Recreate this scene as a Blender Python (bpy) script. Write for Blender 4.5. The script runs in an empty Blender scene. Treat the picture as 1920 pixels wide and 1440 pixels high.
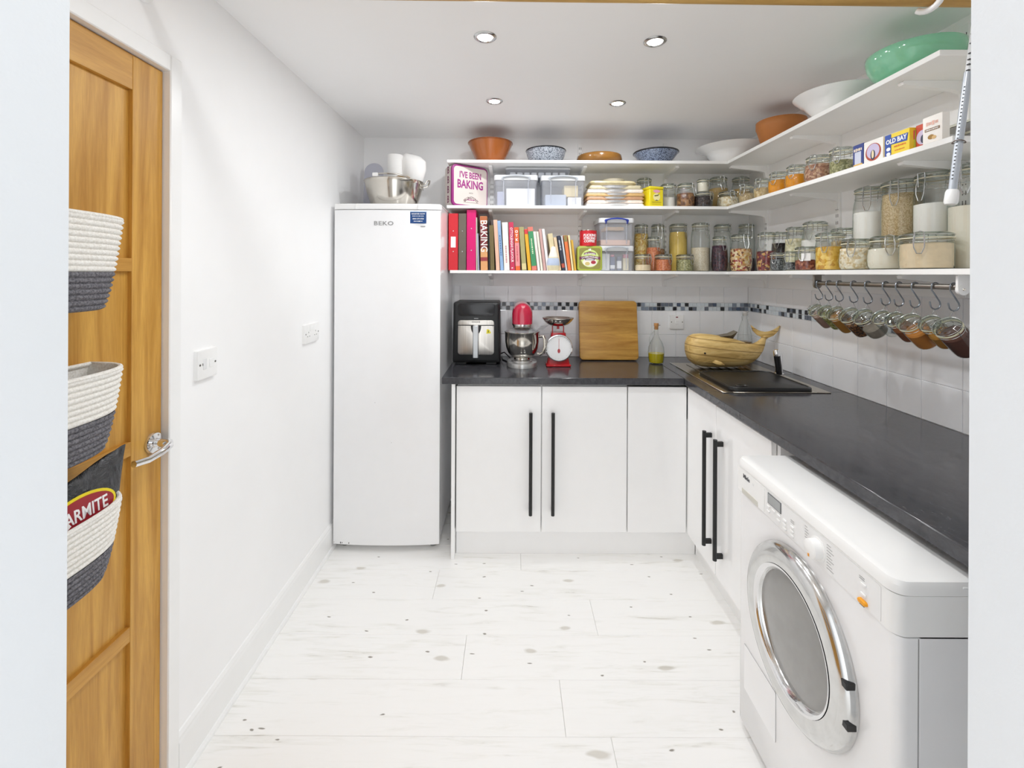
import bpy, bmesh, math, random
from mathutils import Matrix, Vector

# ------------------------------------------------------------------ camera, world, lights, exposure
SC = bpy.context.scene
COL = SC.collection
F, EYE, U0, V0, ROLL = 850.0, 1.417, 960.0, 514.0, math.radians(0.27)
cam_d = bpy.data.cameras.new('camera')
cam = bpy.data.objects.new('camera', cam_d)
COL.objects.link(cam)
cam_d.sensor_fit = 'HORIZONTAL'
cam_d.sensor_width = 36.0
cam_d.lens = 36.0 * F / 1920.0
cam_d.shift_y = -(720.0 - V0) / 1920.0
cam_d.clip_start = 0.02
cam.matrix_world = Matrix.Translation((0, 0, EYE)) @ Matrix.Rotation(math.pi / 2, 4, 'X') @ Matrix.Rotation(ROLL, 4, 'Z')
SC.camera = cam

world = bpy.data.worlds.new('world')
SC.world = world
world.use_nodes = True
bg = world.node_tree.nodes['Background']
bg.inputs[0].default_value = (0.95, 0.975, 1.0, 1)
bg.inputs[1].default_value = 1.95

SC.view_settings.view_transform = 'Standard'
SC.view_settings.look = 'None'
SC.view_settings.gamma = 1.0
SC.view_settings.use_curve_mapping = False
SC.view_settings.exposure = 0.14
LAMP_W = 3.0
SC.cycles.transparent_max_bounces = 40
SC.cycles.max_bounces = 18
SC.cycles.diffuse_bounces = 12
SC.cycles.sample_clamp_indirect = 6.0
SC.cycles.caustics_reflective = False

# ------------------------------------------------------------------ helpers
PI = math.pi
R = math.radians
def at(u, v, d):
    """room point seen at photo position (u, v) at distance d from the doorway camera"""
    a, b = u - U0, v - V0
    c, s = math.cos(ROLL), math.sin(ROLL)
    x, y = a * c + b * s, -a * s + b * c
    return Vector((x * d / F, d, EYE - y * d / F))
def ux(u, d):
    return (u - U0) * d / F
def dx(u, x):
    return F * x / (u - U0)

def lin(h):
    h = h.lstrip('#')
    o = []
    for i in (0, 2, 4):
        c = int(h[i:i + 2], 16) / 255.0
        o.append(c / 12.92 if c <= 0.04045 else ((c + 0.055) / 1.055) ** 2.4)
    return tuple(o) + (1.0,)

MATS = {}
def _new(name):
    m = bpy.data.materials.new(name)
    m.use_nodes = True
    nt = m.node_tree
    b = nt.nodes['Principled BSDF']
    return m, nt, b
def _set(b, **k):
    names = {'rough': 'Roughness', 'metal': 'Metallic', 'spec': 'Specular IOR Level', 'coat': 'Coat Weight',
             'coatr': 'Coat Roughness', 'trans': 'Transmission Weight', 'ior': 'IOR', 'sheen': 'Sheen Weight', 'sss': 'Subsurface Weight'}
    for kk, v in k.items():
        b.inputs[names[kk]].default_value = v
def _coord(nt, kind='Object', scale=(1, 1, 1), rnd=False):
    tc = nt.nodes.new('ShaderNodeTexCoord')
    mp = nt.nodes.new('ShaderNodeMapping')
    mp.inputs['Scale'].default_value = scale
    nt.links.new(tc.outputs[kind], mp.inputs['Vector'])
    if rnd:
        oi = nt.nodes.new('ShaderNodeObjectInfo')
        mu = nt.nodes.new('ShaderNodeVectorMath')
        mu.operation = 'SCALE'
        mu.inputs[0].default_value = (37.0, 53.0, 71.0)
        nt.links.new(oi.outputs['Random'], mu.inputs['Scale'])
        nt.links.new(mu.outputs[0], mp.inputs['Location'])
    return mp.outputs[0]
def _noise(nt, vec, scale, detail=4, rough=0.55, dist=0.0):
    n = nt.nodes.new('ShaderNodeTexNoise')
    n.inputs['Scale'].default_value = scale
    n.inputs['Detail'].default_value = detail
    n.inputs['Roughness'].default_value = rough
    n.inputs['Distortion'].default_value = dist
    nt.links.new(vec, n.inputs['Vector'])
    return n.outputs['Fac']
def _ramp(nt, fac, stops, interp='LINEAR'):
    r = nt.nodes.new('ShaderNodeValToRGB')
    r.color_ramp.interpolation = interp
    e = r.color_ramp.elements
    while len(e) < len(stops):
        e.new(0.5)
    for i, (p, c) in enumerate(stops):
        e[i].position = p
        e[i].color = c if len(c) == 4 else tuple(c) + (1,)
    nt.links.new(fac, r.inputs['Fac'])
    return r.outputs['Color']
def _mix(nt, fac, a, b, mode='MIX'):
    n = nt.nodes.new('ShaderNodeMix')
    n.data_type = 'RGBA'
    n.blend_type = mode
    for s, val in ((0, fac), (6, a), (7, b)):
        if isinstance(val, (int, float, tuple)):
            n.inputs[s].default_value = val
        else:
            nt.links.new(val, n.inputs[s])
    return n.outputs[2]
def _bump(nt, b, fac, strength=0.2, dist=0.002):
    n = nt.nodes.new('ShaderNodeBump')
    n.inputs['Strength'].default_value = strength
    n.inputs['Distance'].default_value = dist
    nt.links.new(fac, n.inputs['Height'])
    nt.links.new(n.outputs[0], b.inputs['Normal'])
def sc4(c, k):
    return tuple(min(1.0, x * k) for x in c[:3]) + (1.0,)

def pm(name, hexcol, rough=0.5, metal=0.0, var=0.04, nscale=14.0, bump=0.0, **k):
    """plain procedural material: a colour with slight noise variation"""
    if name in MATS:
        return MATS[name]
    m, nt, b = _new(name)
    c = lin(hexcol)
    vec = _coord(nt)
    f = _noise(nt, vec, nscale)
    nt.links.new(_ramp(nt, f, [(0.3, sc4(c, 1 - var)), (0.7, sc4(c, 1 + var))]), b.inputs['Base Color'])
    _set(b, rough=rough, metal=metal, **k)
    if bump:
        _bump(nt, b, _noise(nt, vec, nscale * 12), bump, 0.001)
    MATS[name] = m
    return m

def glass(name, tint='#f1f6f2', edge='#9fb0a4', base=0.05, rough=0.02, edgepow=2.5):
    """thin glass: clear seen square on, greener and more mirror-like at the rim"""
    if name in MATS:
        return MATS[name]
    m = bpy.data.materials.new(name)
    m.use_nodes = True
    nt = m.node_tree
    nt.nodes.clear()
    out = nt.nodes.new('ShaderNodeOutputMaterial')
    tr = nt.nodes.new('ShaderNodeBsdfTransparent')
    gl = nt.nodes.new('ShaderNodeBsdfGlossy')
    gl.inputs['Roughness'].default_value = rough
    gl.inputs['Color'].default_value = (0.95, 0.97, 0.96, 1)
    mx = nt.nodes.new('ShaderNodeMixShader')
    lw = nt.nodes.new('ShaderNodeLayerWeight')
    lw.inputs['Blend'].default_value = 0.5
    def mth(op, a, c):
        n = nt.nodes.new('ShaderNodeMath')
        n.operation = op
        n.use_clamp = True
        for i, q in enumerate((a, c)):
            if isinstance(q, (int, float)):
                n.inputs[i].default_value = q
            else:
                nt.links.new(q, n.inputs[i])
        return n.outputs[0]
    fac5 = mth('POWER', lw.outputs['Facing'], 5.0)
    fac3 = mth('POWER', lw.outputs['Facing'], edgepow)
    vec = _coord(nt)
    f = _noise(nt, vec, 30)
    t2 = _mix(nt, f, lin(tint), sc4(lin(tint), 0.97))
    nt.links.new(_mix(nt, fac3, t2, lin(edge)), tr.inputs['Color'])
    ad_ = mth('ADD', mth('MULTIPLY', fac5, 0.9), base)
    nt.links.new(ad_, mx.inputs[0])
    nt.links.new(tr.outputs[0], mx.inputs[1])
    nt.links.new(gl.outputs[0], mx.inputs[2])
    nt.links.new(mx.outputs[0], out.inputs[0])
    MATS[name] = m
    return m

def plastic_clear(name, tint='#eef1f4', haze=0.3, hazecol='#e9ebee'):
    if name in MATS:
        return MATS[name]
    m = bpy.data.materials.new(name)
    m.use_nodes = True
    nt = m.node_tree
    nt.nodes.clear()
    out = nt.nodes.new('ShaderNodeOutputMaterial')
    tr = nt.nodes.new('ShaderNodeBsdfTransparent')
    tr.inputs['Color'].default_value = lin(tint)
    b = nt.nodes.new('ShaderNodeBsdfPrincipled')
    b.inputs['Roughness'].default_value = 0.2
    vec = _coord(nt)
    f = _noise(nt, vec, 25)
    nt.links.new(_mix(nt, f, lin(hazecol), sc4(lin(hazecol), 0.94)), b.inputs['Base Color'])
    mx = nt.nodes.new('ShaderNodeMixShader')
    mx.inputs[0].default_value = haze
    nt.links.new(tr.outputs[0], mx.inputs[1])
    nt.links.new(b.outputs[0], mx.inputs[2])
    nt.links.new(mx.outputs[0], out.inputs[0])
    MATS[name] = m
    return m

def grains(name, cols, scale=180.0, rough=0.7, bump=0.6, stretch=(1, 1, 1)):
    """loose dry food: cells of several colours with relief"""
    if name in MATS:
        return MATS[name]
    m, nt, b = _new(name)
    vec = _coord(nt, scale=stretch, rnd=True)
    v = nt.nodes.new('ShaderNodeTexVoronoi')
    v.inputs['Scale'].default_value = scale
    nt.links.new(vec, v.inputs['Vector'])
    bw = nt.nodes.new('ShaderNodeSeparateColor')
    nt.links.new(v.outputs['Color'], bw.inputs[0])
    n = len(cols)
    stops = [((i + 0.0) / n, lin(c)) for i, c in enumerate(cols)]
    nt.links.new(_ramp(nt, bw.outputs[0], stops, 'CONSTANT'), b.inputs['Base Color'])
    _set(b, rough=rough)
    inv = nt.nodes.new('ShaderNodeMath')
    inv.operation = 'SUBTRACT'
    inv.inputs[0].default_value = 1.0
    nt.links.new(v.outputs['Distance'], inv.inputs[1])
    _bump(nt, b, inv.outputs[0], bump, 0.004)
    MATS[name] = m
    return m

def wood(name, dark, light, scale=(3, 3, 40), rough=0.45, ring=2.0, coat=0.0, contrast=(0.3, 0.7), rnd=True, bump=0.06):
    if name in MATS:
        return MATS[name]
    m, nt, b = _new(name)
    vec = _coord(nt, scale=scale, rnd=rnd)
    f1 = _noise(nt, vec, ring, 6, 0.6, 0.7)
    vec2 = _coord(nt, scale=tuple(s * 5 for s in scale), rnd=rnd)
    f2 = _noise(nt, vec2, ring * 2.5, 3, 0.6, 0.2)
    c1 = _ramp(nt, f1, [(contrast[0], lin(dark)), (contrast[1], lin(light))])
    c2 = _ramp(nt, f2, [(0.3, (0.86, 0.84, 0.80, 1)), (0.62, (1, 1, 1, 1))])
    nt.links.new(_mix(nt, 0.75, c1, c2, 'MULTIPLY'), b.inputs['Base Color'])
    _set(b, rough=rough, coat=coat)
    _bump(nt, b, f2, bump, 0.001)
    MATS[name] = m
    return m

# ------------------------------------------------------------------ mesh collector
FR = Matrix.Rotation(PI / 2, 4, 'X')          # drawing plane (x, y) -> standing plane facing the doorway
def T(x=0, y=0, z=0):
    return Matrix.Translation((x, y, z))
def RX(a): return Matrix.Rotation(R(a), 4, 'X')
def RY(a): return Matrix.Rotation(R(a), 4, 'Y')
def RZ(a): return Matrix.Rotation(R(a), 4, 'Z')
SIDE = RZ(-90) @ FR                           # drawing plane -> standing plane facing the left wall

def rrect(w, h, r, n=4, cx=0.0, cy=0.0):
    r = min(r, w / 2 - 1e-5, h / 2 - 1e-5)
    p = []
    for k, (sx, sy) in enumerate(((1, 1), (-1, 1), (-1, -1), (1, -1))):
        for i in range(n + 1):
            a = PI / 2 * (k + i / n)
            p.append((cx + sx * (w / 2 - r) + r * math.cos(a), cy + sy * (h / 2 - r) + r * math.sin(a)))
    return p
def circle(r, n=24, cx=0.0, cy=0.0):
    return [(cx + r * math.cos(2 * PI * i / n), cy + r * math.sin(2 * PI * i / n)) for i in range(n)]

class G:
    def __init__(s):
        s.v, s.f, s.m = [], [], []
    def add(s, verts, faces, mat=0, M=None):
        o = len(s.v)
        if M is None:
            s.v += [tuple(p) for p in verts]
        else:
            s.v += [tuple(M @ Vector(p)) for p in verts]
        for f in faces:
            s.f.append(tuple(o + i for i in f))
            s.m.append(mat)
        return s
    def box(s, x0, x1, y0, y1, z0, z1, b=0.0, mat=0, M=None):
        if b <= 0:
            v = [(x, y, z) for z in (z0, z1) for y in (y0, y1) for x in (x0, x1)]
            f = [(0, 2, 3, 1), (4, 5, 7, 6), (0, 1, 5, 4), (2, 6, 7, 3), (0, 4, 6, 2), (1, 3, 7, 5)]
            return s.add(v, f, mat, M)
        b = min(b, (x1 - x0) * .49, (y1 - y0) * .49, (z1 - z0) * .49)
        X, Y, Z = (x0, x1), (y0, y1), (z0, z1)
        v, idx = [], {}
        for k in (0, 1):
            for j in (0, 1):
                for i in (0, 1):
                    sx, sy, sz = (1, -1)[i], (1, -1)[j], (1, -1)[k]
                    for ax in range(3):
                        p = [X[i] + sx * b, Y[j] + sy * b, Z[k] + sz * b]
                        p[ax] = (X[i], Y[j], Z[k])[ax]
                        idx[(i, j, k, ax)] = len(v)
                        v.append(p)
        f = []
        for sgn in (0, 1):
            f.append([idx[(sgn, j, k, 0)] for j, k in ((0, 0), (0, 1), (1, 1), (1, 0))])
            f.append([idx[(i, sgn, k, 1)] for i, k in ((0, 0), (1, 0), (1, 1), (0, 1))])
            f.append([idx[(i, j, sgn, 2)] for i, j in ((0, 0), (0, 1), (1, 1), (1, 0))])
            if sgn:
                for q in (-1, -2, -3):
                    f[q] = f[q][::-1]
        for a in (0, 1):
            for c in (0, 1):
                f.append([idx[(a, c, 0, 0)], idx[(a, c, 1, 0)], idx[(a, c, 1, 1)], idx[(a, c, 0, 1)]])
                f.append([idx[(a, 0, c, 0)], idx[(a, 1, c, 0)], idx[(a, 1, c, 2)], idx[(a, 0, c, 2)]])
                f.append([idx[(0, a, c, 1)], idx[(1, a, c, 1)], idx[(1, a, c, 2)], idx[(0, a, c, 2)]])
        for i in (0, 1):
            for j in (0, 1):
                for k in (0, 1):
                    f.append([idx[(i, j, k, 0)], idx[(i, j, k, 1)], idx[(i, j, k, 2)]])
        return s.add(v, f, mat, M)
    def lathe(s, prof, seg=32, mat=0, M=None, sx=1.0, sy=1.0):
        v, rings = [], []
        for r, z in prof:
            if r < 1e-6:
                rings.append([len(v)])
                v.append((0, 0, z))
            else:
                rings.append(list(range(len(v), len(v) + seg)))
                v += [(r * sx * math.cos(2 * PI * i / seg), r * sy * math.sin(2 * PI * i / seg), z) for i in range(seg)]
        f = []
        for a, c in zip(rings[:-1], rings[1:]):
            for i in range(seg):
                j = (i + 1) % seg
                if len(a) == 1 and len(c) == 1:
                    continue
                if len(a) == 1:
                    f.append((a[0], c[j], c[i]))
                elif len(c) == 1:
                    f.append((a[i], a[j], c[0]))
                else:
                    f.append((a[i], a[j], c[j], c[i]))
        return s.add(v, f, mat, M)
    def tube(s, pts, r, seg=8, mat=0, M=None, closed=False):
        P = [Vector(p) for p in pts]
        n = len(P)
        rr = r if isinstance(r, (list, tuple)) else [r] * n
        v, f = [], []
        prev = None
        for i in range(n):
            if closed:
                t = P[(i + 1) % n] - P[i - 1]
            else:
                t = P[min(i + 1, n - 1)] - P[max(i - 1, 0)]
            t.normalize()
            if prev is None:
                up = Vector((0, 0, 1)) if abs(t.z) < 0.9 else Vector((1, 0, 0))
                a = t.cross(up).normalized()
            else:
                a = (prev - t * prev.dot(t))
                a = a.normalized() if a.length > 1e-6 else t.orthogonal().normalized()
            prev = a
            bb = t.cross(a)
            for k in range(seg):
                an = 2 * PI * k / seg
                v.append(tuple(P[i] + (a * math.cos(an) + bb * math.sin(an)) * rr[i]))
        m = n if closed else n - 1
        for i in range(m):
            j = (i + 1) % n
            for k in range(seg):
                q = (k + 1) % seg
                f.append((i * seg + k, i * seg + q, j * seg + q, j * seg + k))
        if not closed:
            f.append(tuple(range(seg))[::-1])
            f.append(tuple(range((n - 1) * seg, n * seg)))
        return s.add(v, f, mat, M)
    def loft(s, rings, mat=0, M=None, cap=True, closed=True):
        n = len(rings[0])
        v = [p for r in rings for p in r]
        f = []
        for i in range(len(rings) - 1):
            for k in range(n if closed else n - 1):
                q = (k + 1) % n
                f.append((i * n + k, i * n + q, (i + 1) * n + q, (i + 1) * n + k))
        if cap:
            f.append(tuple(range(n))[::-1])
            f.append(tuple(range((len(rings) - 1) * n, len(rings) * n)))
        return s.add(v, f, mat, M)
    def prism(s, poly, z0, z1, mat=0, M=None, b=0.0, b0=0.0):
        """poly extruded from z0 to z1; b bevels the z1 rim, b0 the z0 rim"""
        cx = (min(p[0] for p in poly) + max(p[0] for p in poly)) / 2
        cy = (min(p[1] for p in poly) + max(p[1] for p in poly)) / 2
        hx = max(p[0] for p in poly) - cx
        hy = max(p[1] for p in poly) - cy
        def ring(z, ins):
            kx, ky = (hx - ins) / hx, (hy - ins) / hy
            return [(cx + (x - cx) * kx, cy + (y - cy) * ky, z) for x, y in poly]
        rings = []
        if b0 > 0:
            rings += [ring(z0, b0), ring(z0 + b0 * .3, b0 * .3), ring(z0 + b0, 0)]
        else:
            rings.append(ring(z0, 0))
        if b > 0:
            rings += [ring(z1 - b, 0), ring(z1 - b * .3, b * .3), ring(z1, b)]
        else:
            rings.append(ring(z1, 0))
        return s.loft(rings, mat, M)
    def mesh(s, name, mats, smooth=True, angle=38):
        me = bpy.data.meshes.new(name)
        me.from_pydata(s.v, [], s.f)
        for mt in (mats if isinstance(mats, (list, tuple)) else [mats]):
            me.materials.append(mt)
        me.polygons.foreach_set('material_index', s.m)
        me.update()
        bm = bmesh.new()
        bm.from_mesh(me)
        bmesh.ops.recalc_face_normals(bm, faces=bm.faces)
        bm.to_mesh(me)
        bm.free()
        if smooth:
            me.polygons.foreach_set('use_smooth', [True] * len(me.polygons))
            me.set_sharp_from_angle(angle=R(angle))
        return me
    def obj(s, name, mats, parent=None, M=None, smooth=True, angle=38):
        return link(name, s.mesh(name, mats, smooth, angle), parent, M)

def link(name, data, parent=None, M=None):
    o = bpy.data.objects.new(name, data)
    COL.objects.link(o)
    if parent is not None:
        o.parent = parent
    if M is not None:
        o.matrix_local = M
    return o
def tag(o, label, cat, group=None):
    o['label'] = label
    o['category'] = cat
    if group:
        o['group'] = group
    return o
def thing(name, label, cat, loc=(0, 0, 0), rz=0.0, group=None, M=None):
    o = bpy.data.objects.new(name, None)
    o.empty_display_size = 0.05
    COL.objects.link(o)
    o.matrix_local = M if M is not None else (T(*loc) @ RZ(rz))
    return tag(o, label, cat, group)
def struct(o):
    o['kind'] = 'structure'
    return o
def stuff(o):
    o['kind'] = 'stuff'
    return o

def words(txt, size, mat, parent, M, bold=0.0, sx=1.0, extrude=0.0003, align='CENTER', shear=0.0, space=1.0, name='lettering', bend=None):
    """flat printed or stuck-on lettering as a thin mesh; M places the drawing plane"""
    cu = bpy.data.curves.new('lettering_curve', 'FONT')
    cu.body = txt
    cu.size = size
    cu.align_x = align
    cu.align_y = 'CENTER'
    cu.extrude = extrude
    cu.offset = bold
    cu.shear = shear
    cu.space_character = space
    cu.resolution_u = 2
    cu.space_line = 0.9
    ob = bpy.data.objects.new('lettering_curve', cu)
    COL.objects.link(ob)
    dg = bpy.context.evaluated_depsgraph_get()
    me = bpy.data.meshes.new_from_object(ob.evaluated_get(dg))
    bpy.data.objects.remove(ob)
    bpy.data.curves.remove(cu)
    me.name = name
    me.materials.clear()
    me.materials.append(mat)
    for vv in me.vertices:
        x, y, z = vv.co
        x *= sx
        if bend:                       # arch the line upwards around a circle of radius bend
            a = x / bend
            x, y = (bend + y) * math.sin(a), (bend + y) * math.cos(a) - bend
        vv.co = M @ Vector((x, y, z))
    me.update()
    return link(name, me, parent)
def plate(poly, mat, parent, M, t=0.0006, name='print'):
    """thin printed patch, label or panel"""
    g = G()
    g.prism(poly, 0, t)
    return g.obj(name, mat, parent, None) if M is None else G().add([tuple(M @ Vector(p)) for p in g.v], g.f).obj(name, mat, parent)
def rect(x0, x1, y0, y1):
    return [(x0, y0), (x1, y0), (x1, y1), (x0, y1)]

def scrawl(mat, parent, M, length, height, n=8, name='small_print', t=0.0003):
    """a line of print too small to read: short bars of uneven width"""
    rg = random.Random(int(length * 1e5) + n)
    ws = [0.6 + rg.random() for _ in range(n)]
    tot = sum(ws) * 1.35
    g, x = G(), -length / 2
    for w in ws:
        w_ = length * w / tot
        hh = height * (0.75 + 0.5 * rg.random())
        g.prism(rect(x, x + w_, -hh / 2, hh / 2), 0, t, M=M)
        x += w_ * 1.35
    return g.obj(name, mat, parent, smooth=False)

# ------------------------------------------------------------------ shared materials
def wall_mat(name, hexcol, bump=0.02):
    m, nt, b = _new(name)
    vec = _coord(nt)
    f = _noise(nt, vec, 3.0)
    c = lin(hexcol)
    nt.links.new(_ramp(nt, f, [(0.3, sc4(c, 0.985)), (0.7, sc4(c, 1.015))]), b.inputs['Base Color'])
    _set(b, rough=0.55, spec=0.3)
    _bump(nt, b, _noise(nt, vec, 260, 3), bump, 0.0006)
    return m
W_WALL = wall_mat('white_wall_paint', '#f7f7f7')
W_CEIL = wall_mat('white_ceiling_paint', '#fafafa')
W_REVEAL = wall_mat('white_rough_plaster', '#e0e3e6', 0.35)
W_TRIM = pm('white_trim_gloss', '#f3f3f2', 0.3, var=0.01)
W_TILE = pm('white_glazed_tile', '#f3f4f6', 0.12, var=0.01, coat=0.3)
W_GLOSS = pm('white_gloss_laminate', '#f5f5f5', 0.14, var=0.008, coat=0.25)
W_SHELF = pm('white_shelf_melamine', '#f4f4f2', 0.35, var=0.01)
W_ENAMEL = pm('white_appliance_enamel', '#f2f2f3', 0.2, var=0.008, coat=0.2)
W_PLASTIC = pm('white_plastic', '#f2f2f1', 0.3, var=0.01)
PANEL_GREY = pm('pale_grey_plastic', '#e6e7e7', 0.35, var=0.01)
CHROME = pm('chrome', '#e9e9ea', 0.06, 1.0, var=0.01)
STEEL = pm('polished_steel', '#d6d1c8', 0.14, 1.0, var=0.03)
WIRE = pm('steel_wire', '#c8cac9', 0.22, 1.0, var=0.03)
HOOKM = pm('grey_hook_steel', '#8f959c', 0.3, 1.0, var=0.05)
RAILM = pm('brushed_nickel_rail', '#a8a29a', 0.3, 1.0, var=0.04)
BLACK = pm('matt_black', '#151617', 0.40, var=0.05)
BLACK_G = pm('gloss_black', '#1b1b1d', 0.18, var=0.05)
DARK_SLOT = pm('dark_slot', '#3a3835', 0.8, var=0.05)
INK = pm('dark_ink', '#3a3a3c', 0.5)
INK_GREY = pm('grey_ink', '#9a9a9a', 0.5)
WHITE_INK = pm('white_ink', '#f4f4f4', 0.5, var=0.01)

def brushed(name, hexcol, axis_scale, rough=0.28):
    m, nt, b = _new(name)
    vec = _coord(nt, scale=axis_scale)
    f = _noise(nt, vec, 8, 3)
    c = lin(hexcol)
    nt.links.new(_ramp(nt, f, [(0.3, sc4(c, 0.82)), (0.7, sc4(c, 1.12))]), b.inputs['Base Color'])
    _set(b, rough=rough, metal=1.0)
    MATS[name] = m
    return m
BRUSH_V = brushed('brushed_steel_panel', '#cbc6bf', (30, 30, 0.6))
SINKM = brushed('brushed_sink_steel', '#b9b1a2', (2, 40, 2), 0.24)

OAK = wood('oak_veneer', '#ad7727', '#dba850', (18, 18, 1.0), 0.42, 1.8, contrast=(0.28, 0.66))
OAK_R = wood('oak_rail', '#b07a2a', '#d8a450', (14, 1.1, 14), 0.42, 1.6, contrast=(0.25, 0.75))
BOARDW = wood('beech_chopping_board', '#a06c28', '#d3a450', (2, 2, 22), 0.4, 1.6, contrast=(0.25, 0.72))
POLEW = wood('pale_wood_pole', '#a9813f', '#d3ab65', (1, 16, 16), 0.5, 2.0)

def worktop_mat():
    m, nt, b = _new('black_slate_worktop')
    vec = _coord(nt, scale=(6, 2.5, 4))
    f = _noise(nt, vec, 9, 8, 0.7, 0.6)
    nt.links.new(_ramp(nt, f, [(0.3, lin('#2c2c30')), (0.7, lin('#4a4a4e'))]), b.inputs['Base Color'])
    f2 = _noise(nt, vec, 30, 5)
    nt.links.new(_ramp(nt, f2, [(0.3, (0.12,) * 3 + (1,)), (0.7, (0.22,) * 3 + (1,))]), b.inputs['Roughness'])
    _bump(nt, b, f2, 0.03, 0.0006)
    return m
WORKTOP = worktop_mat()

def floor_mat():
    m, nt, b = _new('whitewashed_pine_board')
    vec = _coord(nt, scale=(0.9, 9, 9), rnd=True)
    base = lin('#f5f4f2')
    grain = _noise(nt, vec, 5.0, 8, 0.62, 0.9)
    c1 = _ramp(nt, grain, [(0.27, lin('#cfccc5')), (0.38, lin('#eeede9')), (0.5, base)])
    vf = _coord(nt, scale=(2.2, 60, 60), rnd=True)
    fine = _noise(nt, vf, 4.0, 5, 0.6, 0.3)
    c2 = _ramp(nt, fine, [(0.28, (0.88, 0.875, 0.86, 1)), (0.42, (1, 1, 1, 1))])
    col = _mix(nt, 0.7, c1, c2, 'MULTIPLY')
    vm = _coord(nt, scale=(1.6, 7, 7), rnd=True)
    mask = _ramp(nt, _noise(nt, vm, 1.3, 2), [(0.44, (0.15, 0.15, 0.15, 1)), (0.56, (1, 1, 1, 1))])
    col = _mix(nt, mask, base, col)
    # knots: sparse cells, elongated along the board
    vk = _coord(nt, scale=(1.0, 2.3, 1.0), rnd=True)
    def knots(scale, th, rings, colr):
        v = nt.nodes.new('ShaderNodeTexVoronoi')
        v.voronoi_dimensions = '2D'
        v.inputs['Scale'].default_value = scale
        wob = nt.nodes.new('ShaderNodeVectorMath')
        wob.operation = 'ADD'
        nz = nt.nodes.new('ShaderNodeTexNoise')
        nz.inputs['Scale'].default_value = scale * 5
        nt.links.new(vk, nz.inputs['Vector'])
        sc = nt.nodes.new('ShaderNodeVectorMath')
        sc.operation = 'SCALE'
        sc.inputs['Scale'].default_value = 0.12 / scale
        nt.links.new(nz.outputs['Color'], sc.inputs[0])
        nt.links.new(vk, wob.inputs[0])
        nt.links.new(sc.outputs[0], wob.inputs[1])
        nt.links.new(wob.outputs[0], v.inputs['Vector'])
        return _ramp(nt, v.outputs['Distance'], [(0.0, colr), (th * 0.55, colr), (th, (1, 1, 1, 1))]), v
    k1, v1 = knots(3.0, 0.026, 0, lin('#9a958d'))
    k2, v2 = knots(1.6, 0.050, 0, lin('#e0ddd7'))
    col = _mix(nt, 1.0, col, k1, 'MULTIPLY')
    col = _mix(nt, 1.0, col, k2, 'MULTIPLY')
    nt.links.new(col, b.inputs['Base Color'])
    _set(b, rough=0.32, spec=0.4)
    _bump(nt, b, fine, 0.05, 0.001)
    return m
FLOORM = floor_mat()

# ------------------------------------------------------------------ room shell
XL, XR, YB, YF, ZC = -0.927, 1.477, 2.83, 0.38, 2.264
def slab(name, x0, x1, y0, y1, z0, z1, m, b=0.0):
    return struct(G().box(x0, x1, y0, y1, z0, z1, b).obj(name, m))
wall_left = slab('wall_left', XL - 0.10, XL, 1.2155, YB, 0.0, ZC, W_WALL)
lintel = G().box(XL - 0.10, XL, YF, 1.2155, 1.957, ZC).obj('lintel', W_WALL, wall_left)
G().box(XL - 0.10, XL, YF, 0.4405, 0, 1.957).obj('door_pier', W_WALL, wall_left)
wall_back = slab('wall_back', XL - 0.10, XR + 0.10, YB, YB + 0.10, 0.0, ZC, W_WALL)
wall_right = slab('wall_right', XR, XR + 0.10, YF, YB, 0.0, ZC, W_WALL)
# the wall with the open doorway the picture is taken through
JL, JR, YO = -0.3718, 0.3838, 0.225
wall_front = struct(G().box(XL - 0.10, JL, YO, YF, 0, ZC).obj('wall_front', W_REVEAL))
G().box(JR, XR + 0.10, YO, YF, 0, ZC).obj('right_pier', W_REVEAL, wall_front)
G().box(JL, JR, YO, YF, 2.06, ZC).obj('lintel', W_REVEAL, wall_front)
ceiling = slab('ceiling', XL - 0.10, XR + 0.10, YO, YB + 0.10, ZC, ZC + 0.08, W_CEIL)
slab('wall_light_baffle_left', -1.05, -0.95, -1.35, YO, 0.0, 2.45, W_WALL)  # unseen wall, added to keep sideways light off the doorway reveals
slab('wall_light_baffle_right', 0.95, 1.05, -1.35, YO, 0.0, 2.45, W_WALL)  # matching unseen wall, added to shield the reveals from the other side
slab('ceiling_light_baffle', -1.05, 1.05, -1.35, YO, 2.45, 2.53, W_CEIL)  # unseen cover added over both, leaves light entering only from behind
floor = slab('floor', XL - 0.10, XR + 0.10, -1.35, YB + 0.10, -0.05, -0.009, pm('floor_underlay', '#a5a29b', 0.8))
# floor boards
rows = [YB - 0.0]
PW = 0.1955
edges = [1.389 + PW * k for k in range(-9, 9)]
starts = {0: 0.31 - 1.29, 1: 0.172 - 1.29, 2: -0.171 - 1.29, 3: 0.345 - 1.29, 4: -0.34 - 1.29, 5: 0.05 - 1.29}
LEN = 1.29
board_cache = {}
for k in range(-13, 9):
    y0, y1 = 1.389 + PW * (k - 1), 1.389 + PW * k
    y1c = min(y1, YB)
    if y1c - y0 < 0.02:
        continue
    x = starts.get(k, -0.2 - ((k * 0.37) % 1.0) * LEN) - LEN
    while x < XR:
        a, c = max(x, XL), min(x + LEN, XR)
        if c - a > 0.03:
            key = (round(c - a, 3), round(y1c - y0, 3))
            if key not in board_cache:
                w, h = key
                board_cache[key] = G().box(-w / 2 + .0004, w / 2 - .0004, -h / 2 + .0005, h / 2 - .0005, -0.009, 0, 0.0012).mesh('floor_board', FLOORM, smooth=False)
            link('floor_board', board_cache[key], floor, T((a + c) / 2, (y0 + y1c) / 2, 0))
        x += LEN
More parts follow.
